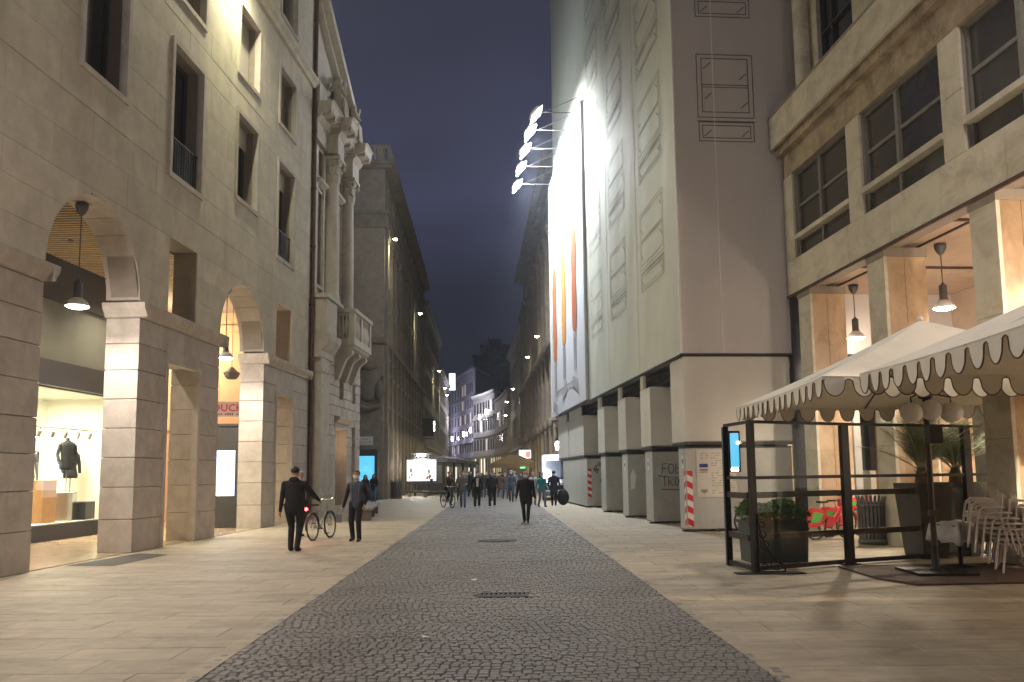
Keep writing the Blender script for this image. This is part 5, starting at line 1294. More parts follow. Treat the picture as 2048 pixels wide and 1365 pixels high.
# curved fretwork bracket
m=MB(); out_=[(.05,.02)]+[(.05,.95)]+[(.05+.42*(1-math.cos(t_))**.8*1.0,.95-.82*math.sin(t_)) for t_ in [math.pi/2*i/8 for i in range(1,9)]]+[(.47,.02)]
for i in range(len(out_)): a=out_[i]; b=out_[(i+1)%len(out_)]; m.tube([(a[0],0,a[1]),(b[0],0,b[1])],.016,5)
for (cx,cz,r0) in ((.12,.78,.045),(.13,.62,.055),(.15,.45,.07),(.18,.26,.09),(.33,.14,.09),(.14,.10,.05)):
    m.tube([(cx+r0*math.cos(k*math.pi/6),0,cz+r0*math.sin(k*math.pi/6)) for k in range(12)],.012,5,closed=True)
m.build('fretwork_bracket','black_metal',FN,(0,-.03,0))
t=thing('small_screen','blue lit screen strip on the windscreen corner post','screen',(3.88,14.55,1.62)); m=MB(); m.cbox(-.10,.10,-.02,.02,0,.72,.01); m.build('body','black_metal',t); m=MB(); m.box(-.075,.075,-.024,-.02,.08,.68); m.build('display','screen_cyan',t); m=MB(); m.box(-.07,.05,-.028,-.024,.02,.07); m.build('bright_spot','bulb_white',t)

# ------------------------------------------------------------------ PLANTERS, SHRUB, PALMS
t=thing('box_planter','low square dark green planter box inside the windscreen','planter',(4.74,15.35,0),R_(4))
m=MB(); m.prism([(-.50,0),(.50,0),(.54,.72),(-.54,.72)],-.32,.32); m.build('box','planter_green',t); m=MB(); m.box(-.57,.57,-.35,.35,.70,.75); m.build('rim','planter_green',t); m=MB(); m.box(-.5,.5,-.3,.3,.74,.76); m.build('soil','piping_brown',t)
def leaf_cloud(name,mt,n,fn,size,parent,seed=1):
    r=random.Random(seed); m=MB()
    for _ in range(n):
        p=fn(r); a=Euler((r.uniform(0,6.3),r.uniform(0,6.3),r.uniform(0,6.3))).to_matrix(); s=size*r.uniform(.6,1.3)
        q=[Vector(p)+a@Vector(v) for v in ((-s*.4,0,0),(0,-s*.9,.1*s),(s*.4,0,0),(0,s*.9,.1*s))]; m.add(q,[(0,1,2,3)])
    return tag(m.build(name,mt,parent),kind='stuff')
t=thing('clipped_shrub','low dark green leafy shrub growing out of the square planter','shrub',(4.74,15.35,.75),R_(4))
def sh_fn(r):
    x,y=r.uniform(-.58,.58),r.uniform(-.36,.36); h=.33+.05*math.sin(x*9)+.05*math.sin(y*12+2); 
    if abs(x)>.52 or abs(y)>.30: h*=.7
    return (x,y,h*r.random()**.35-.03)
leaf_cloud('foliage','leaf',6000,sh_fn,.034,t,4)
m=MB(); r_=random.Random(3)
for _ in range(14): x,y=r_.uniform(-.4,.4),r_.uniform(-.22,.22); m.tube([(x,y,-.05),(x+r_.uniform(-.1,.1),y,.24)],.008,4)
m.build('stem','palm_stem',t)
def tall_planter(x,y,h,label,r0=.26,r1=.36):
    t=thing('tall_planter',label,'planter',(x,y,0),R_(12),'tall dark planters behind the windscreen')
    m=MB(); m.xf=None
    vs=[(-r0,-r0,0),(r0,-r0,0),(r0,r0,0),(-r0,r0,0),(-r1,-r1,h),(r1,-r1,h),(r1,r1,h),(-r1,r1,h),(-r1+.04,-r1+.04,h),(r1-.04,-r1+.04,h),(r1-.04,r1-.04,h),(-r1+.04,r1-.04,h),(-r1+.05,-r1+.05,h-.08),(r1-.05,-r1+.05,h-.08),(r1-.05,r1-.05,h-.08),(-r1+.05,r1-.05,h-.08)]
    fs=[(0,1,5,4),(1,2,6,5),(2,3,7,6),(3,0,4,7),(4,5,9,8),(5,6,10,9),(6,7,11,10),(7,4,8,11),(8,9,13,12),(9,10,14,13),(10,11,15,14),(11,8,12,15)]
    m.add(vs,fs); m.build('pot','planter',t); m=MB(); m.box(-r1+.05,r1-.05,-r1+.05,r1-.05,h-.10,h-.08); m.build('soil','piping_brown',t)
tall_planter(7.72,15.75,1.38,'front tall tapered dark planter with a palm, just left of the umbrella pole')
tall_planter(8.65,16.3,1.38,'second tall tapered dark planter with a palm, right of the umbrella pole')
def palm(x,y,z,n,R0,label,seed):
    t=thing('potted_palm',label,'palm',(x,y,z),0,'feathery palms in the tall planters'); r=random.Random(seed)
    m=MB(); m.lathe([(.10,-.05),(.13,.05),(.11,.22),(.07,.34)],n=10)
    for k in range(40): a=r.uniform(0,6.3); zz=r.uniform(0,.3); m.add([(math.cos(a)*.10,math.sin(a)*.10,zz),(math.cos(a+.25)*.10,math.sin(a+.25)*.10,zz),(math.cos(a+.1)*.21,math.sin(a+.1)*.21,zz+.10)],[(0,1,2)])
    m.build('trunk','piping_brown',t)
    for i in range(n):
        a=2*math.pi*i/n+r.uniform(-.2,.2); up=r.uniform(.70,1.42); L_=R0*r.uniform(.8,1.15); m=MB(); pts=[]
        for s in range(9):
            q=s/8; rad=L_*q*math.cos(up)*(1+.25*q); hz=.25+L_*q*math.sin(up)-.26*q*q*L_*(1.5-up*.7)
            pts.append(Vector((math.cos(a)*rad,math.sin(a)*rad,hz)))
        m.cur=1; m.tube(pts,[.012-.0011*s for s in range(9)],4); m.cur=0
        side=Vector((-math.sin(a),math.cos(a),0))
        for s in range(30):
            q=.16+.84*s/30; i0=min(7,int(q*8)); f=q*8-i0; p=pts[i0].lerp(pts[i0+1],f); d=(pts[i0+1]-pts[i0]).normalized(); ll=.30*math.sin(math.pi*(.18+.78*q))*R0
            for sg in (-1,1):
                e=p+side*sg*ll*.9+d*ll*.55+Vector((0,0,.10*ll-r.uniform(0,.06))); w_=d*.0065
                m.add([p-w_,p+w_,e],[(0,1,2)])
        m.build('frond',['palm_leaf','palm_stem'],t)
palm(7.72,15.75,1.33,26,1.45,'feathery palm in the planter left of the umbrella pole',3)
palm(8.65,16.3,1.33,26,1.40,'feathery palm in the planter right of the umbrella pole',8)

# ------------------------------------------------------------------ STACKED CHAIRS, TABLE
def chair_meshes():
    P={}
    m=MB(); m.prism([(-.23,.0),(.23,.0),(.21,.44),(-.21,.44)],.43,.455,'z') if False else m.cbox(-.225,.225,-.22,.22,.42,.455,.008); P['seat']=m.mesh('seat',['white_plastic'])
    m=MB(); vs=[]
    for i in range(7):
        x=-.21+.07*i; yb=.20+.045*math.cos(x/.21*1.2); vs+=[(x,yb,.50),(x,yb+.065,.82)]
    m.add(vs+[(v[0],v[1]+.012,v[2]) for v in vs],[(2*i,2*i+2,2*i+3,2*i+1) for i in range(6)]+[(14+2*i+1,14+2*i+3,14+2*i+2,14+2*i) for i in range(6)],True); P['backrest']=m.mesh('backrest',['white_plastic'])
    for k,s in (('a',-1),('b',1)):
        m=MB(); m.tube([(s*.26,-.26,0),(s*.25,-.20,.45),(s*.25,-.17,.62),(s*.25,-.10,.67),(s*.25,.12,.67),(s*.235,.20,.66)],.017,7); P['front_leg'+k]=m.mesh('front_leg',['white_plastic'])
        m=MB(); m.tube([(s*.25,.30,0),(s*.235,.22,.45),(s*.22,.25,.60),(s*.205,.275,.80)],.017,7); P['rear_leg'+k]=m.mesh('rear_leg',['white_plastic'])
    m=MB(); m.tube([(-.25,-.21,.42),(.25,-.21,.42)],.011,6); m.tube([(-.235,.21,.42),(.235,.21,.42)],.011,6); m.tube([(-.25,-.21,.42),(-.235,.21,.42)],.011,6); m.tube([(.25,-.21,.42),(.235,.21,.42)],.011,6); P['seat_frame']=m.mesh('seat_frame',['white_plastic'])
    return P
CHM=chair_meshes()
def chair(loc,rz,label,tilt=0,group='white chairs stacked on the terrace'):
    t=thing('stacking_chair',label,'chair',loc,rz,group); t.rotation_euler=(tilt,0,rz)
    for k,me in CHM.items(): place(me,me.name.split('.')[0],t)
    return t
st=[(7.88,13.20,R_(-108),6,'left'),(8.52,13.40,R_(-104),6,'middle'),(9.2,13.65,R_(-106),6,'right'),(8.45,14.25,R_(-112),6,'rear')]
ordn=['bottom','second','third','fourth','fifth','sixth']
for (x,y,rz,n,nm) in st:
    for i in range(n):
        dx,dy=math.sin(rz)*.092*i,-math.cos(rz)*.092*i
        chair((x+dx,y+dy,.03+.085*i),rz,'white tubular chair, %s in the %s stack on the dark mat'%((ordn[i]+' from the ground') if i else 'lowest',nm),R_(2.0)*0)
t=thing('draped_table','small dark table with a crumpled white cloth beside the chair stacks','table',(7.42,14.0,0),R_(15))
m=MB(); m.box(-.3,.3,-.3,.3,.70,.72); m.build('table_top','black_metal',t)
m=MB(); m.tube([(0,0,.02),(0,0,.70)],.035,8); m.build('leg','black_metal',t); m=MB(); m.lathe([(0,.035),(.24,.035),(.24,.05),(.04,.07)],n=12); m.build('base','black_metal',t)
m=MB(); vs=[];n=16
r_=random.Random(5)
for i in range(n+1):
    for j in range(n+1):
        x,y=-.46+.92*i/n,-.46+.92*j/n; o=max(abs(x),abs(y))-.30
        z=.755+.018*math.sin(x*14+y*5)+.015*math.sin(y*19-x*4)
        if o>0: z-=o*1.9+.03*math.sin(x*23+y*17); x*=1-.30*o/.16*.5; y*=1-.30*o/.16*.5; x+=.03*math.sin(y*20); y+=.03*math.sin(x*22)
        vs.append((x,y,z))
fs=[(i*(n+1)+j,(i+1)*(n+1)+j,(i+1)*(n+1)+j+1,i*(n+1)+j+1) for i in range(n) for j in range(n)]
m.add(vs,fs,True); o=m.build('cloth','linen',None,(7.42,14.0,0),(0,0,R_(15))); tag(o,'crumpled white cloth lying over the small table by the chairs','cloth')
md=o.modifiers.new('thick','SOLIDIFY'); md.thickness=.006
# folded pale boards behind chairs
t=thing('folded_screen','pale upright board standing behind the stacked chairs','board',(9.6,15.3,0),R_(15)); m=MB(); m.cbox(-.55,.55,-.02,.02,.02,1.25,.006); m.build('board','linen',t); m=MB(); m.box(-.5,-.45,-.03,.25,0,.03); m.box(.45,.5,-.03,.25,0,.03); m.build('foot','black_metal',t)

# ------------------------------------------------------------------ BINS, BENCH
def litter_bin(x,y,h,r0,label,rz=0,n=22):
    t=thing('litter_bin',label,'bin',(x,y,0),rz)
    m=MB(); m.lathe([(0,.03),(r0*.86,.03),(r0*.9,h*.9),(r0*.88,h*.9),(0,.1)],n=18); m.build('liner','band_dark',t)
    sl=MB(); sl.add([(-.026,0,0),(.026,0,0),(.026,.012,0),(-.026,.012,0),(-.028,-.015,h*.9),(.028,-.015,h*.9),(.028,-.003,h*.9),(-.028,-.003,h*.9),(-.02,-.055,h),(.02,-.055,h),(.02,-.045,h),(-.02,-.045,h)],[(0,1,5,4),(4,5,9,8),(3,7,6,2),(7,11,10,6),(0,4,7,3),(1,2,6,5),(4,8,11,7),(5,6,10,9),(8,9,10,11)])
    me=sl.mesh('slat',['lamp_metal'])
    for i in range(n): a=2*math.pi*i/n; place(me,'slat',t,(math.cos(a)*r0*.93,math.sin(a)*r0*.93,.04),(0,0,a+math.pi/2))
    m=MB(); m.lathe([(r0*.95,.02),(r0*1.02,.02),(r0*1.02,.12),(r0*.95,.12)],n=18); m.build('hoop','lamp_metal',t); m=MB(); m.lathe([(r0*.98,h*.82),(r0*1.03,h*.82),(r0*1.03,h*.86),(r0*.98,h*.86)],n=18); m.build('hoop','lamp_metal',t)
    return t
litter_bin(7.95,18.6,1.02,.30,'grey slatted litter bin standing beside the red bicycles')
litter_bin(-7.85,56.0,1.25,.40,'dark litter bin by the dark stone facade, left of the lit advertising board')
t=thing('stone_bench','long dark stone bench on the left pavement behind the masked man','bench',(-5.75,32.6,0),R_(6.5))
m=MB(); m.cbox(-.42,.42,-2.6,3.2,.36,.47,.02); m.build('seat','grey_stone',t)
for y in (-2.3,0.2,2.8):
    q=MB(); q.box(-.34,.34,y-.22,y+.22,0,.36); q.build('leg','soot_stone',t)

# ------------------------------------------------------------------ BICYCLES
def bicycle(loc,rz,label,frame='grey_metal',red=False,tail=False,basket=False,lean=0,fender=None,group=None,rack=True):
    t=thing('bicycle',label,'bicycle',loc,rz,group); t.rotation_euler=(lean,0,rz)   # forward = +x, rear hub at x=0
    wb=1.04; R0=.335
    def wheel(cx):
        m=MB(); m.tube([(cx+R0*math.cos(a),0,R0+.002+R0*math.sin(a)) for a in [2*math.pi*k/36 for k in range(36)]],.019,6,closed=True); w_=m.build('wheel','tyre',t)
        m=MB(); m.tube([(cx+(R0-.03)*math.cos(a),0,R0+(R0-.03)*math.sin(a)) for a in [2*math.pi*k/36 for k in range(36)]],.010,5,closed=True); m.build('rim','chrome',w_)
        m=MB()
        for k in range(18): a=2*math.pi*k/18; s=(-1)**k*.025; m.tube([(cx,s,R0),(cx+(R0-.03)*math.cos(a),0,R0+(R0-.03)*math.sin(a))],.0022,3,caps=False)
        m.tube([(cx,-.05,R0),(cx,.05,R0)],.02,7); m.build('spokes','chrome',w_)
    wheel(0); wheel(wb)
    bb=(.43,0,.28); st_=(.28,0,.74); hd=(.86,0,.86); hb_=(.90,0,.74); rh=(0,0,R0); fh=(wb,0,R0)
    th=.030 if red else .017
    m=MB(); m.tube([bb,st_],th,8); m.tube([bb,(.62,0,.36),hb_],th*1.25,8) if red else m.tube([bb,hb_],th,8)
    if not red: m.tube([(.29,0,.70),(.87,0,.83)],th*.9,8)
    else: m.tube([(.34,0,.52),(.62,0,.50),(.89,0,.78)],th*.9,8)
    m.tube([hb_,hd],th*1.15,8)
    for s in (-1,1): m.tube([(.42,s*.03,.28),(0,s*.055,R0)],.010,6); m.tube([(.285,s*.02,.70),(0,s*.055,R0)],.009,6)
    m.build('frame',frame,t)
    m=MB()
    for s in (-1,1): m.tube([(.91,s*.045,.70),(.97,s*.05,.55),(wb,s*.05,R0)],.011,6)
    m.tube([(.90,-.05,.70),(.90,.05,.70)],.013,6); m.build('fork',frame,t)
    m=MB(); m.tube([st_,(.25,0,.86)],.013,6); m.build('seat_post','chrome',t)
    m=MB(); m.prism([(.10,-.085),(.20,-.085),(.30,-.03),(.40,-.012),(.40,.012),(.30,.03),(.20,.085),(.10,.085)],.86,.905,'z'); m.build('saddle','black_metal',t)
    m=MB(); m.tube([hd,(.85,0,1.0)],.013,6); m.tube([(.74,-.30,1.04),(.82,-.22,1.03),(.87,0,1.0),(.82,.22,1.03),(.74,.30,1.04)],.012,6); m.build('handlebar','chrome',t)
    for s in (-1,1):
        m=MB(); m.tube([(.68,s*.33,1.045),(.78,s*.25,1.035)],.017,7); m.build('grip','black_metal',t)
    m=MB(); m.tube([(.43,-.06,.28),(.43,.06,.28)],.03,8); m.lathe([(0,0),(.09,0),(.09,.006),(0,.006)],n=16); m.build('crank','lamp_metal',t)
    m=MB(); m.tube([(.43,-.08,.28),(.52,-.09,.15)],.010,5); m.box(.47,.58,-.19,-.09,.13,.155); m.tube([(.43,.08,.28),(.34,.09,.41)],.010,5); m.box(.29,.40,.09,.19,.40,.425); m.build('pedal','black_metal',t)
    m=MB(); m.tube([(0,-.05,R0+.035),(.43,-.05,.37)],.006,4); m.tube([(0,-.05,R0-.035),(.43,-.05,.19)],.006,4); m.build('chain','lamp_metal',t)
    arc=lambda cx,a0,a1,rr: [(cx+rr*math.cos(R_(a)),0,R0+rr*math.sin(R_(a))) for a in np.linspace(a0,a1,12)]
    for cx,a0,a1 in ((0,20,190),(wb,10,150)):
        m=MB(); pts=arc(cx,a0,a1,R0+.035); vs=[]; 
        for p in pts: vs+=[(p[0],-.028,p[2]),(p[0],.028,p[2])]
        m.add(vs+[(v[0],v[1],v[2]+.004) for v in vs],[(2*i,2*i+2,2*i+3,2*i+1) for i in range(11)]+[(24+2*i+1,24+2*i+3,24+2*i+2,24+2*i) for i in range(11)],True); m.build('mudguard',fender or frame,t)
    if red:
        for s in (-1,1):
            m=MB(); m.prism([(-.30,.30),(-.02,.30),(.30,.52),(.30,.70),(-.10,.74),(-.34,.56)],s*.062-.004,s*.062+.004); m.build('skirt_guard','bike_red',t)
            m=MB(); m.prism([(-.24,.40),(.06,.42),(.18,.62),(-.16,.66)],s*.070-.003,s*.070+.003); m.build('guard_panel','bike_green',t)
        m=MB(); m.cbox(.93,1.23,-.17,.17,.74,.94,.02); m.build('basket','bike_red',t); m=MB(); m.box(.95,1.21,-.175,-.171,.78,.90); m.box(1.231,1.235,-.12,.12,.78,.90); m.build('basket_panel','bike_green',t)
        m=MB(); m.prism([(.30,.30),(.52,.26),(.60,.52),(.36,.56)],-.045,.045); m.build('battery_case','bike_red',t)
    elif rack:
        m=MB(); m.tube([(-.32,-.06,.76),(.22,-.06,.76)],.006,5); m.tube([(-.32,.06,.76),(.22,.06,.76)],.006,5); m.tube([(0,.06,R0),(-.22,.06,.76)],.006,5); m.tube([(0,-.06,R0),(-.22,-.06,.76)],.006,5); m.tube([(-.32,-.06,.76),(-.32,.06,.76)],.006,5); m.build('rack','lamp_metal',t)
    if tail:
        m=MB(); m.ell((-.34,0,.80),(.035,.05,.04),10,8); m.build('tail_light','tail_red',t); light('POINT',t,(-.42,0,.80),6,(1,.03,.03),.03)
    return t
bicycle((-5.06,21.2,0),R_(78),'silver framed bicycle with a glowing red tail light, wheeled by the pair on the left','grey_metal',tail=True,lean=R_(-3),fender='black_metal')
RG='red hire bicycles parked at the portico'
bicycle((7.15,19.9,0),R_(28),'front red hire bicycle with green panels, left of the grey bin','bike_red',red=True,group=RG,lean=R_(4))
bicycle((7.75,20.6,0),R_(24),'rear red hire bicycle with green panels, mostly behind the first one','bike_red',red=True,group=RG,lean=R_(-3))
bicycle((6.95,21.2,0),R_(150),'grey bicycle parked behind the shrub planter, saddle and handlebar showing','grey_metal',lean=R_(5),fender='white_plastic')
bicycle((-3.42,41.0,0),R_(-62),'dark bicycle ridden towards the viewer by the cyclist in the dark coat','lamp_metal',fender='black_metal')

# ------------------------------------------------------------------ PEOPLE
def ik(a,c,l1,l2,pole):
    a,c,pole=Vector(a),Vector(c),Vector(pole); d=c-a; L_=d.length
    if L_>(l1+l2)*.998: c=a+d*((l1+l2)*.998/L_); d=c-a; L_=d.length
    x=(l1*l1-l2*l2+L_*L_)/(2*L_); h=math.sqrt(max(0,l1*l1-x*x)); n=d.normalized(); p=pole-n*pole.dot(n); p.normalize()
    return a+n*x+p*h, c
def person(loc,rz,label,h=1.75,top='cl_black',legs='cl_navy',shoe='cl_shoe',hair='hair_dark',mask=True,longhair=False,cap=None,feet=((.10,-.22,0),(-.10,.22,.02)),hands=((.27,-.12,.82),(-.27,.12,.82)),lean=0.0,coat=0.0,vox=.016,width=1.0,head_turn=0.0,group=None,scarf=None,hood=False,inner=None,detail=True,coatopen=False,cat='person',seat=None,stripe=None,sleeve=None):
    t=thing('person',label,cat,loc,rz,group); k=h/1.75
    hipz=.93 if seat is None else seat
    # primitives: (p0,p1,r0,r1,mat)
    S_=0;TOP=1;LEG=2;SHO=3;SLV=4 if sleeve else 1
    prims=[]; W_=width
    sh=lambda p:(p[0],p[1]-lean*max(0,p[2]-hipz),p[2])
    def cap_(a,b,ra,rb,m,fl=1.0): prims.append((Vector(a),Vector(b),ra,rb,m,fl))
    sz=hipz-.93
    for s,f in ((1,feet[0]),(-1,feet[1])):
        hp=(.095*s*W_,0,hipz); ank=Vector((f[0],f[1],f[2]+.085)); kn,ank=ik(hp,ank,.445,.43,(0.02*s,-1,.05))
        cap_(hp,kn,.094*W_,.070,LEG); cap_(kn,ank,.070,.058,LEG)
        cap_((ank.x,ank.y+.02,ank.z-.035),(ank.x+.012*s,ank.y-.155,ank.z-.052 + (0 if f[2]<.03 else -.03)),.044,.036,SHO)
    b=TOP
    cap_(sh((0,.0,hipz-.02)),sh((0,0,hipz+.12)),.150*W_,.140*W_,b,.72)
    cap_(sh((0,0,1.08+sz)),sh((0,0,1.30+sz)),.140*W_,.170*W_,b,.70)
    cap_(sh((-.11*W_,0,1.36+sz)),sh((.11*W_,0,1.36+sz)),.095,.095,b,.9)
    cap_(sh((0,0,1.435+sz)),sh((.155*W_,0,1.385+sz)),.058,.064,b); cap_(sh((0,0,1.435+sz)),sh((-.155*W_,0,1.385+sz)),.058,.064,b)
    if coat: 
        cap_(sh((0,.01,hipz+.30)),sh((0,.01,hipz-coat+.1)),.158*W_,.168*W_,b,.74)
    if coat>.1:
        cap_(sh((-.05,.01,hipz)),sh((-.06,.01,hipz-coat)),.115*W_,.118*W_,b); cap_(sh((.05,.01,hipz)),sh((.06,.01,hipz-coat)),.115*W_,.118*W_,b)
    neck=sh((0,.0,1.44+sz)); 
    cap_(neck,sh((0,-.015,1.54+sz)),.055,.052,S_ if not scarf else TOP)
    hc=Vector(sh((0,-.02,1.635+sz)))
    RT=Matrix.Rotation(head_turn,3,'Z')
    def H(x,y,z): v=RT@Vector((x,y,z)); return hc+v
    prims.append((H(0,.012,.02),H(0,.004,.022),.083,.083,S_,1.0)); prims.append((H(0,-.018,-.02),H(0,-.03,-.075),.066,.046,S_,1.0))
    prims.append((H(0,-.09,-.005),H(0,-.103,-.03),.012,.015,S_,1.0))
    for s in (-1,1): prims.append((H(s*.080,.005,.01),H(s*.082,.008,-.025),.014,.012,S_,1.0))
    for s,hd in ((1,hands[0]),(-1,hands[1])):
        shd=sh((.178*s*W_,.0,1.378+sz)); el,wr=ik(shd,sh(hd) if False else hd,.29,.265,(.25*s,1,-.2))
        cap_(shd,el,.062*W_,.050,SLV); cap_(el,wr,.050,.036,SLV)
        d=(wr-el).normalized(); palm=wr+d*.06
        cap_(wr,palm,.026,.030,S_,1.0)
        if detail:
            fwd=Vector((0,-1,0)); ax=d.cross(Vector((s,0,0)));
            if ax.length<.1: ax=Vector((0,1,0))
            ax.normalize(); curl=Vector((-s,0,0))
            for q in range(4):
                o=ax*((q-1.5)*.019); L1=(.036,.042,.040,.032)[q]
                p1=palm+o+d*.012; p2=p1+d*L1+curl*.008; p3=p2+d*.022+curl*.024
                cap_(p1,p2,.0098,.009,S_); cap_(p2,p3,.009,.008,S_)
            p1=wr+d*.025-ax*.024; cap_(p1,p1-ax*.022+d*.028,.011,.0095,S_); cap_(p1-ax*.022+d*.028,p1-ax*.024+d*.055,.0095,.0085,S_)
    m=MB()
    for (a,c,ra,rb,mt,fl) in prims:
        a_,c_=a,c; d=c_-a_; L_=max(d.length,1e-4); n=12; prof=[]
        for j in range(5): th=math.pi/2*(j/4); prof.append((-ra*math.cos(th),ra*math.sin(th)))
        for j in range(5): th=math.pi/2*(j/4); prof.append((L_+rb*math.sin(th),rb*math.cos(th)))
        q=d.to_track_quat('Z','Y') if d.length>1e-4 else Euler((0,0,0)).to_quaternion()
        vs=[]
        for (zz,r) in prof:
            for i in range(n):
                tt=2*math.pi*i/n; v=q@Vector((max(r,1e-4)*math.cos(tt),max(r,1e-4)*math.sin(tt),zz)); v.y*=fl if fl!=1 else 1; vs.append(a_+v)
        fs=[(i*n+j,i*n+(j+1)%n,(i+1)*n+(j+1)%n,(i+1)*n+j) for i in range(len(prof)-1) for j in range(n)]; fs.append(tuple(range(n-1,-1,-1))); fs.append(tuple((len(prof)-1)*n+j for j in range(n)))
        m.add(vs,fs)
    me0=m.mesh('body',['skin']); tmp=bpy.data.objects.new('body',me0); C.objects.link(tmp)
    r_=tmp.modifiers.new('r','REMESH'); r_.mode='VOXEL'; r_.voxel_size=vox
    s_=tmp.modifiers.new('s','SMOOTH'); s_.factor=.5; s_.iterations=2
    dg=bpy.context.evaluated_depsgraph_get(); me=bpy.data.meshes.new_from_object(tmp.evaluated_get(dg)); bpy.data.objects.remove(tmp)
    nv=len(me.vertices); nf=len(me.polygons)
    # assign materials by the nearest primitive
    co=np.empty(nv*3); me.vertices.foreach_get('co',co); co=co.reshape(-1,3)
    cf=np.empty(nf*3); me.polygons.foreach_get('center',cf); cf=cf.reshape(-1,3)
    best=np.full(nf,1e9); mi=np.zeros(nf,int)
    for (a,c,ra,rb,mt,fl) in prims:
        A=np.array(a);D=np.array(c)-A; tt=np.clip(((cf-A)@D)/max(D@D,1e-8),0,1); V=cf-(A+tt[:,None]*D)
        if fl!=1: V=V/np.array([1,fl,1])
        dist=np.linalg.norm(V,axis=1)-(ra+(rb-ra)*tt)
        u=dist<best; best[u]=dist[u]; mi[u]=mt
    me.materials.clear()
    for x in ('skin',top,legs,shoe,sleeve or top): me.materials.append(M[x])
    me.polygons.foreach_set('material_index',mi.astype(np.int32)); me.polygons.foreach_set('use_smooth',[True]*nf)
    bo=place(me,'body',t)
    Ht=Matrix.Translation(hc)@RT.to_4x4()
    def child(name,mb,mt): mb.v=[tuple(Ht@Vector(p)) for p in mb.v]; return mb.build(name,mt,t)
    # hair: shell over the back and top of the skull
    hm=MB(); n,mm=18,10
    for (r_o,flip) in ((.0905,0),):
        vs=[];keep=[]
        for i in range(mm+1):
            ph=math.pi*.66*i/mm
            for j in range(n):
                tt=2*math.pi*j/n; x=math.sin(ph)*math.cos(tt); y=math.sin(ph)*math.sin(tt); z=math.cos(ph)
                lim=.35 if y<-.35 else (-.05 if y<.2 else -.6)
                zz=max(z,lim)
                rr_=r_o*(1+.03*math.sin(j*3+i*2)); vs.append((x*rr_*(1 if zz==z else .96),y*rr_*1.05+.014,zz*rr_+.024))
        hm.add(vs,[(i*n+j,(i+1)*n+j,(i+1)*n+(j+1)%n,i*n+(j+1)%n) for i in range(mm) for j in range(n)],True)
    if cap: child('hat',hm,cap)
    else: child('hair',hm,hair)
    if longhair:
        q=MB(); vs=[];n2=9
        for i in range(7):
            z=.04-.055*i; 
            for j in range(n2): a=math.pi*(-.12+1.24*j/(n2-1)); rr_=.098+.012*i*(.6 if i<4 else .9); vs.append((rr_*math.cos(a),rr_*math.sin(a)*.95+.015,z))
        q.add(vs,[(i*n2+j,i*n2+j+1,(i+1)*n2+j+1,(i+1)*n2+j) for i in range(6) for j in range(n2-1)],True); o=child('long_hair',q,hair)
        md=o.modifiers.new('t','SOLIDIFY'); md.thickness=.015
    if mask:
        q=MB(); vs=[]; 
        for i in range(6):
            z=-.012-.016*i
            for j in range(9): a=math.pi*(1.5+(-.42+.84*j/8)); rr_=.088-.003*abs(i-2); rr_+= .020*math.exp(-((j-4)/1.8)**2)*(1 if i<4 else .6); vs.append((rr_*math.cos(a)*.92,rr_*math.sin(a)*1.0-.006,z))
        q.add(vs,[(i*9+j,i*9+j+1,(i+1)*9+j+1,(i+1)*9+j) for i in range(5) for j in range(8)],True); child('face_mask',q,'mask_white')
    if detail:
        q=MB()
        for s in (-1,1): q.ell((s*.031,-.083,.014),(.012,.006,.007),8,6)
        q.box(-.052,-.012,-.093,-.083,.030,.036); q.box(.012,.052,-.093,-.083,.030,.036); child('eyes','x' and q,'hair_dark')
    if hood:
        q=MB(); q.ell((0,.085,-.17),(.115,.055,.07),12,8); child('hood',q,top)
    if scarf:
        q=MB(); q.tube([(.085*math.cos(a),.075*math.sin(a)+.0,-.15+.015*math.sin(a)) for a in [2*math.pi*i/14 for i in range(14)]],.034,7,closed=True); child('scarf',q,scarf)
    if inner:
        q=MB(); q.prism([(-.05,1.02+sz),(.05,1.02+sz),(.065,1.40+sz),(-.065,1.40+sz)],-.150*W_,-.118*W_); q.v=[sh(p) for p in q.v]; q.build('shirt',inner,t)
    if stripe:
        q=MB()
        for s in (-1,1):
            q.tube([sh((s*.10,-.100,1.43+sz)),sh((s*.105,-.132,1.30+sz)),sh((s*.085,-.130,1.0+sz))],.012,5)
        q.build('backpack_strap',stripe,t)
    t.scale=(k,k,k)
    return t
FACE=0.0; AWAY=math.pi
# the two nearest pairs
person((-4.79,18.32,0),AWAY-R_(4),'man in a dark hooded jacket seen from behind, wheeling the bicycle on the left',1.84,'cl_black','cl_black',cat='person',mask=False,hood=True,feet=((.09,-.06,0),(-.08,.05,.0)),hands=((.29,.04,.82),(-.40,-.42,1.02)),coat=.08,width=1.2,vox=.009,hair='hair_dark')
person((-5.80,22.7,0),AWAY-R_(14),'grey haired person half hidden behind the man in the dark jacket',1.76,'cl_black','cl_black',mask=False,hair='hair_grey',feet=((.09,-.1,0),(-.09,.12,0)),hands=((.28,0,.85),(-.45,.10,1.05)),coat=.15,vox=.014,width=1.05)
person((-3.91,20.86,0),FACE-R_(8),'man in a white face mask and slate padded vest walking towards the viewer',1.76,'cl_slate','cl_black',shoe='cl_brown',mask=True,hair='hair_brown',coat=.05,feet=((.11,-.10,0),(-.12,.10,0)),hands=((.25,-.12,.90),(-.33,-.02,.84)),vox=.009,width=1.02,head_turn=R_(5),stripe='cl_grey',sleeve='cl_black')
t=thing('handbag','small pale bag hanging from the hand of the masked man on the left','bag',(-4.33,20.80,.47)); m=MB(); m.cbox(-.07,.07,-.03,.03,0,.2,.01); m.build('body','cl_grey',t); m=MB(); m.tube([(-.05,0,.2),(0,0,.36),(.05,0,.2)],.005,4); m.build('handle','cl_charcoal',t)
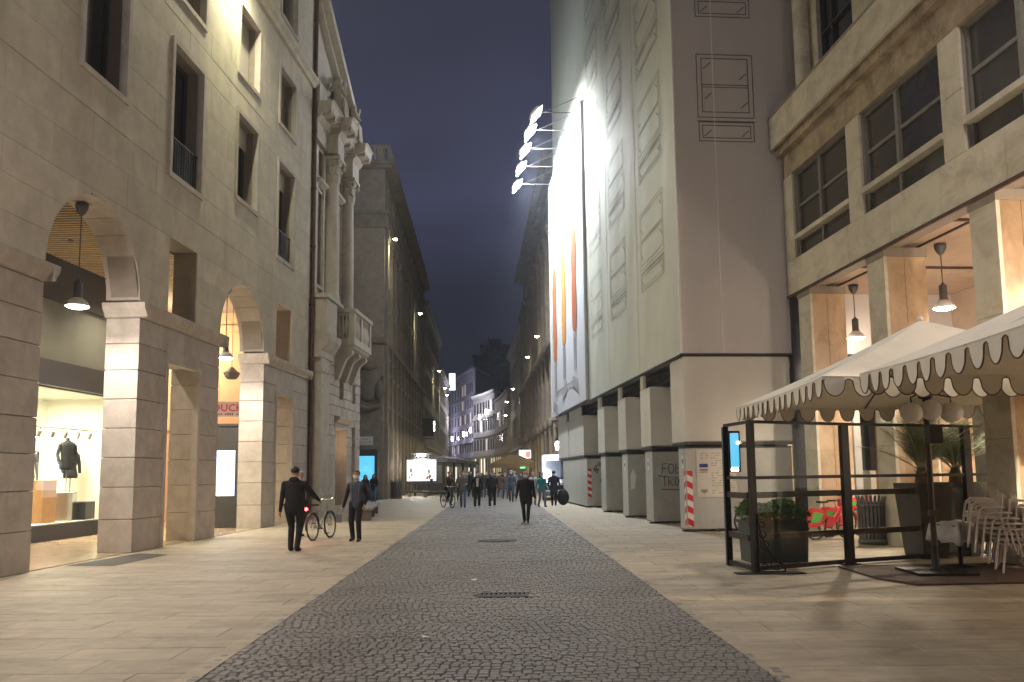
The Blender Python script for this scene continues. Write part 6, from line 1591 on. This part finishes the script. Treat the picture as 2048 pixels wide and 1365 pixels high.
# two women by the cyan screen
person((-8.25,46.6,0),FACE,'woman with long dark hair and a bag, left of the pair by the cyan screen',1.64,'cl_black','cl_grey',hair='hair_dark',longhair=True,mask=False,feet=((.09,0,0),(-.09,.05,0)),hands=((.16,-.26,1.08),(-.20,-.24,1.05)),coat=.28,vox=.02,detail=False)
person((-7.82,46.9,0),FACE-R_(10),'woman in a black puffer jacket and jeans, right of two by the cyan screen',1.68,'cl_black','cl_denim',hair='hair_dark',longhair=True,mask=False,feet=((.09,-.02,0),(-.09,.03,0)),hands=((.15,-.26,1.10),(-.15,-.26,1.10)),coat=.12,vox=.02,detail=False,width=1.1)
# riders and walkers in the middle distance
person((-3.22,41.35,0),R_(28),'cyclist in a dark brown coat and orange cap riding towards the viewer',1.76,'cl_brown','cl_black',cap='cl_red',mask=False,feet=((.12,-.02,.10),(-.12,-.20,.34)),hands=((.26,-.50,1.02),(-.26,-.50,1.02)),lean=.22,vox=.02,detail=False,width=1.15)
person((-2.42,40.3,0),FACE,'young man in a pale grey hooded top and blue jeans walking beside the cyclist',1.80,'cl_grey','cl_denim',hair='hair_dark',mask=True,feet=((.10,-.26,0),(-.09,.22,.04)),hands=((.12,-.26,1.06),(-.22,-.20,1.05)),vox=.02,detail=False)
person((-1.70,39.5,0),FACE+R_(6),'man in an open black jacket over a white shirt, middle of three walkers',1.75,'cl_black','cl_black',shoe='cl_white',hair='hair_brown',mask=True,inner='cl_white',feet=((.10,.20,.03),(-.12,-.26,0)),hands=((.28,-.14,.88),(-.26,.10,.88)),vox=.02,detail=False)
person((-1.0,39.9,0),FACE,'man in a charcoal puffer jacket and black trousers with white trainers, right of three walkers',1.76,'cl_charcoal','cl_black',shoe='cl_white',mask=True,feet=((.11,.14,.02),(-.11,-.20,0)),hands=((.26,-.10,.90),(-.28,-.10,.90)),coat=.04,vox=.02,detail=False,width=1.12)
person((.42,28.03,0),FACE,'stout masked man in a long black coat walking down the road centre',1.70,'cl_black','cl_black',hair='hair_grey',mask=True,feet=((.06,-.16,0),(-.05,.14,.0)),hands=((.32,-.02,.80),(-.34,-.06,.78)),coat=.18,vox=.012,width=1.25)
person((1.38,40.3,0),R_(20),'person in a teal coat just behind the man in the black coat',1.66,'cl_teal','cl_denim',hair='hair_brown',mask=True,feet=((.1,-.2,0),(-.1,.2,.03)),hands=((.26,-.2,.95),(-.28,0,.86)),coat=.08,vox=.02,detail=False)
person((1.02,42.5,0),FACE,'fair haired person in cream partly hidden by the stout man in black',1.70,'cl_cream','cl_denim',hair='cl_tan',mask=True,feet=((.1,-.1,0),(-.1,.2,.03)),vox=.022,detail=False)
person((2.02,41.4,0),AWAY,'person in navy seen from behind with a big dark bag by the van',1.74,'cl_navy','cl_black',hair='hair_dark',mask=False,hood=True,feet=((.08,-.05,0),(-.08,.05,0)),hands=((.3,.05,.85),(-.36,-.05,.78)),coat=.26,vox=.02,detail=False,width=1.15)
t=thing('duffel_bag','large round black bag beside the person by the white van','bag',(2.48,41.5,0)); m=MB(); m.ell((0,0,.42),(.30,.20,.40),14,10); m.build('body','cl_black',t); m=MB(); m.tube([(-.12,0,.78),(0,0,.92),(.12,0,.78)],.012,5); m.build('strap','cl_charcoal',t)
# crowd farther down the street
cr_=random.Random(44)
tops=['cl_black','cl_navy','cl_charcoal','cl_brown','cl_grey','cl_olive','cl_charcoal','cl_brown','cl_black','cl_slate','cl_navy']
legs_=['cl_black','cl_navy','cl_denim','cl_charcoal','cl_jeans']
protos=[]
def crowd_label(t_,l_,pos,i):
    nm={'cl_black':'black','cl_navy':'navy','cl_charcoal':'charcoal','cl_brown':'brown','cl_grey':'grey','cl_olive':'olive','cl_cream':'cream','cl_red':'dark red','cl_slate':'slate blue','cl_tan':'tan','cl_denim':'denim','cl_jeans':'dark blue'}
    return nm[t_],nm[l_]
LBX={0:'black coated person right behind the pale hooded walker beside the cyclist',30:'black coated person at the left edge of the near crowd, behind the first'}
spots=[(-3.2,50),(-2.2,52),(-1.3,49),(-.5,53),(.1,58),(-1.9,60),(-3.4,62),(-2.7,67),(-1.0,66),(.6,64),(1.2,56),(.9,70),(-.2,75),(-1.7,78),(-3.0,80),(-3.9,74),(-4.6,86),(-2.2,92),(-.7,95),(.5,88),(-3.6,98),(-5.0,103),(-1.4,108),(-2.8,112),(-4.2,118),(-.3,102),(1.3,80),(-5.6,94),(-2.0,56),(-.9,57),(-2.9,57),(-.1,47.5)]
for i,(x,y) in enumerate(spots):
    tp,lg=tops[i%11],legs_[(i*3)%5]; face=cr_.random()<.65; a,b=crowd_label(tp,lg,None,i)
    side='left' if x<-2.6 else ('right' if x>-.2 else 'middle'); far='near' if y<60 else ('middle' if y<85 else 'far')
    lb='%s coated person walking %s in %s trousers, %s of the %s crowd'%(a,'nearer' if face else 'away',b,side,far)
    if i in LBX: lb=LBX[i]
    s_=cr_.uniform(.10,.26)
    person((x,y,0),(FACE if face else AWAY)+cr_.uniform(-.3,.3),lb,cr_.uniform(1.60,1.84),tp,lg,hair=cr_.choice(['hair_dark','hair_brown','hair_grey','hair_dark']),mask=face,longhair=cr_.random()<.3,feet=((.1,-s_,0),(-.1,s_,.03)),hands=((.27,.1,.84),(-.27,-.12,.84)) if cr_.random()<.6 else ((.2,-.25,1.05),(-.27,-.1,.86)),coat=cr_.choice([0,.08,.2,.3]),vox=.032,detail=False,width=cr_.uniform(.95,1.15),group='pedestrians in the crowd down the street')

# ------------------------------------------------------------------ VAN
V=thing('white_van','white van parked facing the viewer just past the last hoarding','van',(2.72,49.2,0),R_(-3))
m=MB()
prof=[(0,.32),(0,1.02),(.12,1.22),(.62,2.05),(.95,2.60),(1.25,2.72),(5.4,2.74),(5.5,2.6),(5.52,.32)]  # (y,z)
W_=1.02
vs=[];n=len(prof)
for x,ins in ((-W_,.06),(-W_+.07,0),(W_-.07,0),(W_,.06)):
    for (y,z) in prof: vs.append((x,y+(ins if y<.1 else (-ins if y>5.4 else 0)),z-(ins if z>2 else 0)))
fs=[]
for i in range(3):
    for j in range(n): fs.append((i*n+j,(i+1)*n+j,(i+1)*n+(j+1)%n,i*n+(j+1)%n))
fs.append(tuple(range(n))[::-1]); fs.append(tuple(3*n+j for j in range(n)))
m.add(vs,fs); m.build('body','van_white',V)
m=MB(); m.add([(-.88,.145,1.30),(.88,.145,1.30),(.80,.78,2.36),(-.80,.78,2.36)],[(0,1,2,3)]); m.build('windscreen','van_glass',V)
m=MB(); m.add([(-.93,.155,1.24),(.93,.155,1.24),(.93,.12,1.30),(-.93,.12,1.30)],[(0,1,2,3)]); m.cbox(-.9,.9,-.02,.02,.62,.90,.02); m.build('grille','black_metal',V)
m=MB(); m.cbox(-1.0,1.0,-.08,.06,.28,.56,.03); m.build('bumper','lamp_metal',V)
for s in (-1,1):
    m=MB(); m.cbox(s*.80-.15,s*.80+.15,-.035,.05,.86,1.08,.03); m.build('headlight','chrome',V)
    m=MB(); m.cbox(s*1.13-.07,s*1.13+.07,.35,.45,1.30,1.72,.03); m.tube([(s*1.0,.45,1.5),(s*1.1,.42,1.5)],.02,5); m.build('mirror','black_metal',V)
    m=MB(); m.box(s*1.021-.003,s*1.021+.003,.95,1.9,1.45,2.15); m.build('side_window','van_glass',V)
    for y in (.85,4.4):
        m=MB(); m.tube([(s*.82,y,.36),(s*1.01,y,.36)],.36,18); w_=m.build('wheel','tyre',V); m=MB(); m.tube([(s*1.0,y,.36),(s*1.03,y,.36)],.20,14); m.build('rim','chrome',w_)
m=MB(); m.box(-.26,.26,-.09,-.08,.36,.47); m.build('number_plate','white_paint',V)
m=MB(); m.tube([(-.2,.02,1.28),(.45,.20,1.42)],.012,4); m.tube([(-.75,.02,1.28),(-.1,.20,1.42)],.012,4); m.build('wiper','black_metal',V)

# ------------------------------------------------------------------ ADVERTISING KIOSK AND SHELTERS, left middle
K=thing('advertising_board','brightly lit white advertising board on a stand in front of the row of shelters','advertising board',(-6.80,62,0))
m=MB(); m.cbox(-1.16,1.16,0,.35,1.02,2.78,.03); m.build('case','lamp_metal',K)
m=MB(); m.box(-1.08,1.08,-.02,0,1.12,2.66); m.build('lit_panel','ad_panel',K)
m=MB(); 
for (x,z,w1,h1) in ((-.78,1.9,.12,.5),(-.72,1.55,.08,.35),(.55,1.8,.12,.45),(.62,1.45,.16,.35),(.42,1.35,.10,.25),(-.9,1.4,.08,.2)): 
    m.prism([(x-w1,z),(x-w1*.3,z-h1*.5),(x+w1,z-h1*.1),(x+w1*.5,z+h1*.4),(x-w1*.2,z+h1*.55)],-.028,-.02)
m.build('printed_figure','ink_grey',K)
m=MB(); m.box(-1.0,1.0,-.026,-.02,1.22,1.29); m.build('red_caption','sign_red',K); m=MB(); m.box(.62,.86,-.03,-.026,1.08,1.24); m.build('blue_sticker','blue_print',K)
m=MB(); m.tube([(-.5,.17,0),(-.5,.17,1.02)],.09,8); m.tube([(.5,.17,0),(.5,.17,1.02)],.09,8); m.box(-.85,.85,-.1,.45,.86,1.0); m.build('stand','steel_dark',K)
m=MB(); m.box(-.8,.8,-.35,.3,3.08,3.16); m.tube([(-.5,.1,2.78),(-.5,.1,3.1)],.03,5); m.tube([(.5,.1,2.78),(.5,.1,3.1)],.03,5); m.build('canopy','grey_metal',K)
m=MB(); m.cbox(-.30,.30,-.30,-.05,2.92,3.06,.02); m.build('floodlight','bulb_white',K)
light('POINT',K,(0,-.5,2.95),130,(1,1,.97),.2); light('AREA',K,(0,-.2,1.9),60,(1,.98,.95),1.6,target=(0,-4,.6))
sh_=[(-6.5,66),(-6.1,72),(-5.7,78),(-5.3,84)]
for i,(x,y) in enumerate(sh_):
    t=thing('street_kiosk',['first dark roofed kiosk directly behind the lit advertising board','second dark kiosk in the row behind the lit board','third dark kiosk in the row behind the lit board','last dark kiosk in the row behind the lit board'][i],'kiosk',(x,y,0),R_(-4),'row of dark kiosks on the left')
    m=MB(); m.cbox(-1.1,1.1,0,4.6,.15,2.55,.04); m.build('body','planter',t)
    m=MB(); m.prism([(-1.45,2.55),(1.45,2.55),(1.30,2.85),(0,3.15),(-1.30,2.85)],-.3,5.0); m.build('roof','lamp_metal',t)
    for j in range(4):
        q=MB(); q.box(1.10,1.12,.25+1.1*j,1.1+1.1*j,.9,2.2); q.build('window','shop_glow_cool' if (i+j)%4==1 else 'glass_dark',t)
    q=MB(); q.box(-.9,.9,-.02,0,.9,2.3); q.build('shutter','grey_metal',t)
for i,(x,y,w_,d_) in enumerate(((-5.6,58.6,1.5,.5),(-6.9,60.2,1.6,.5),(-4.6,60.8,1.8,.5))):
    t=thing('low_bench',['low dark slab bench nearest in front of the lit board','low dark slab bench left, beneath the lit board','low dark slab bench right of the lit board'][i],'bench',(x,y,0),0,'low slab benches by the lit board'); m=MB(); m.cbox(-w_/2,w_/2,-d_/2,d_/2,.30,.42,.02); m.build('seat','steel_dark',t)
    for s in (-1,1): q=MB(); q.box(s*w_*.35-.1,s*w_*.35+.1,-d_*.4,d_*.4,0,.30); q.build('leg','grey_stone',t)
# market tent and red sign on the right
t=thing('market_tent','low brown market tent with people in front, right middle distance','tent',(.1,74,0))
m=MB(); hx,hz=2.0,2.45
m.add([(-2.1,-1.6,hz),(2.1,-1.6,hz),(2.1,1.6,hz),(-2.1,1.6,hz),(-.5,0,3.2),(.5,0,3.2),(-2.1,-1.6,hz-.35),(2.1,-1.6,hz-.35),(2.1,1.6,hz-.35),(-2.1,1.6,hz-.35)],[(0,1,5,4),(1,2,5),(2,3,4,5),(3,0,4),(0,6,7,1),(1,7,8,2),(2,8,9,3),(3,9,6,0)]); m.build('canopy','tent_brown',t)
for s in ((-2,-1.5),(2,-1.5),(2,1.5),(-2,1.5)): q=MB(); q.tube([(s[0],s[1],0),(s[0],s[1],hz)],.035,6); q.build('pole','lamp_metal',t)
q=MB(); q.box(-1.8,1.8,-1.2,-.7,0,.9); q.build('counter','wood_box',t); light('POINT',t,(0,0,2.2),50,(1,.82,.5),.15)
t=thing('shop_sign','small lit red and white sign above the market tent','sign',(1.15,78,3.0)); m=MB(); m.cbox(-.55,.55,0,.2,0,.75,.02); m.build('box','sign_glow_white',t); m=MB(); m.box(.05,.5,-.012,0,.06,.66); m.build('red_panel','sign_glow_red',t); m=MB(); m.tube([(0,.1,-3),(0,.1,0)],.05,6); m.build('post','lamp_metal',t)
t=thing('exit_sign','tiny green lit sign beneath the market tent','sign',(.85,72.2,2.02)); m=MB(); m.box(-.22,.22,0,.06,0,.13); m.build('panel','green_sign',t)

# ------------------------------------------------------------------ HAZE
m=MB(); m.box(-95,95,-45,305,-1.1,48); hz=m.build('haze','ceiling_black'); tag(hz,kind='stuff')
hm=bpy.data.materials.new('haze_air'); hm.use_nodes=True; hn=hm.node_tree; hn.nodes.clear()
ho=hn.nodes.new('ShaderNodeOutputMaterial'); hv=hn.nodes.new('ShaderNodeVolumePrincipled'); hv.inputs['Density'].default_value=HAZE; hv.inputs['Color'].default_value=(.80,.86,1,1); hv.inputs['Anisotropy'].default_value=.35
hn.links.new(hv.outputs[0],ho.inputs['Volume']); hz.data.materials.clear(); hz.data.materials.append(hm)
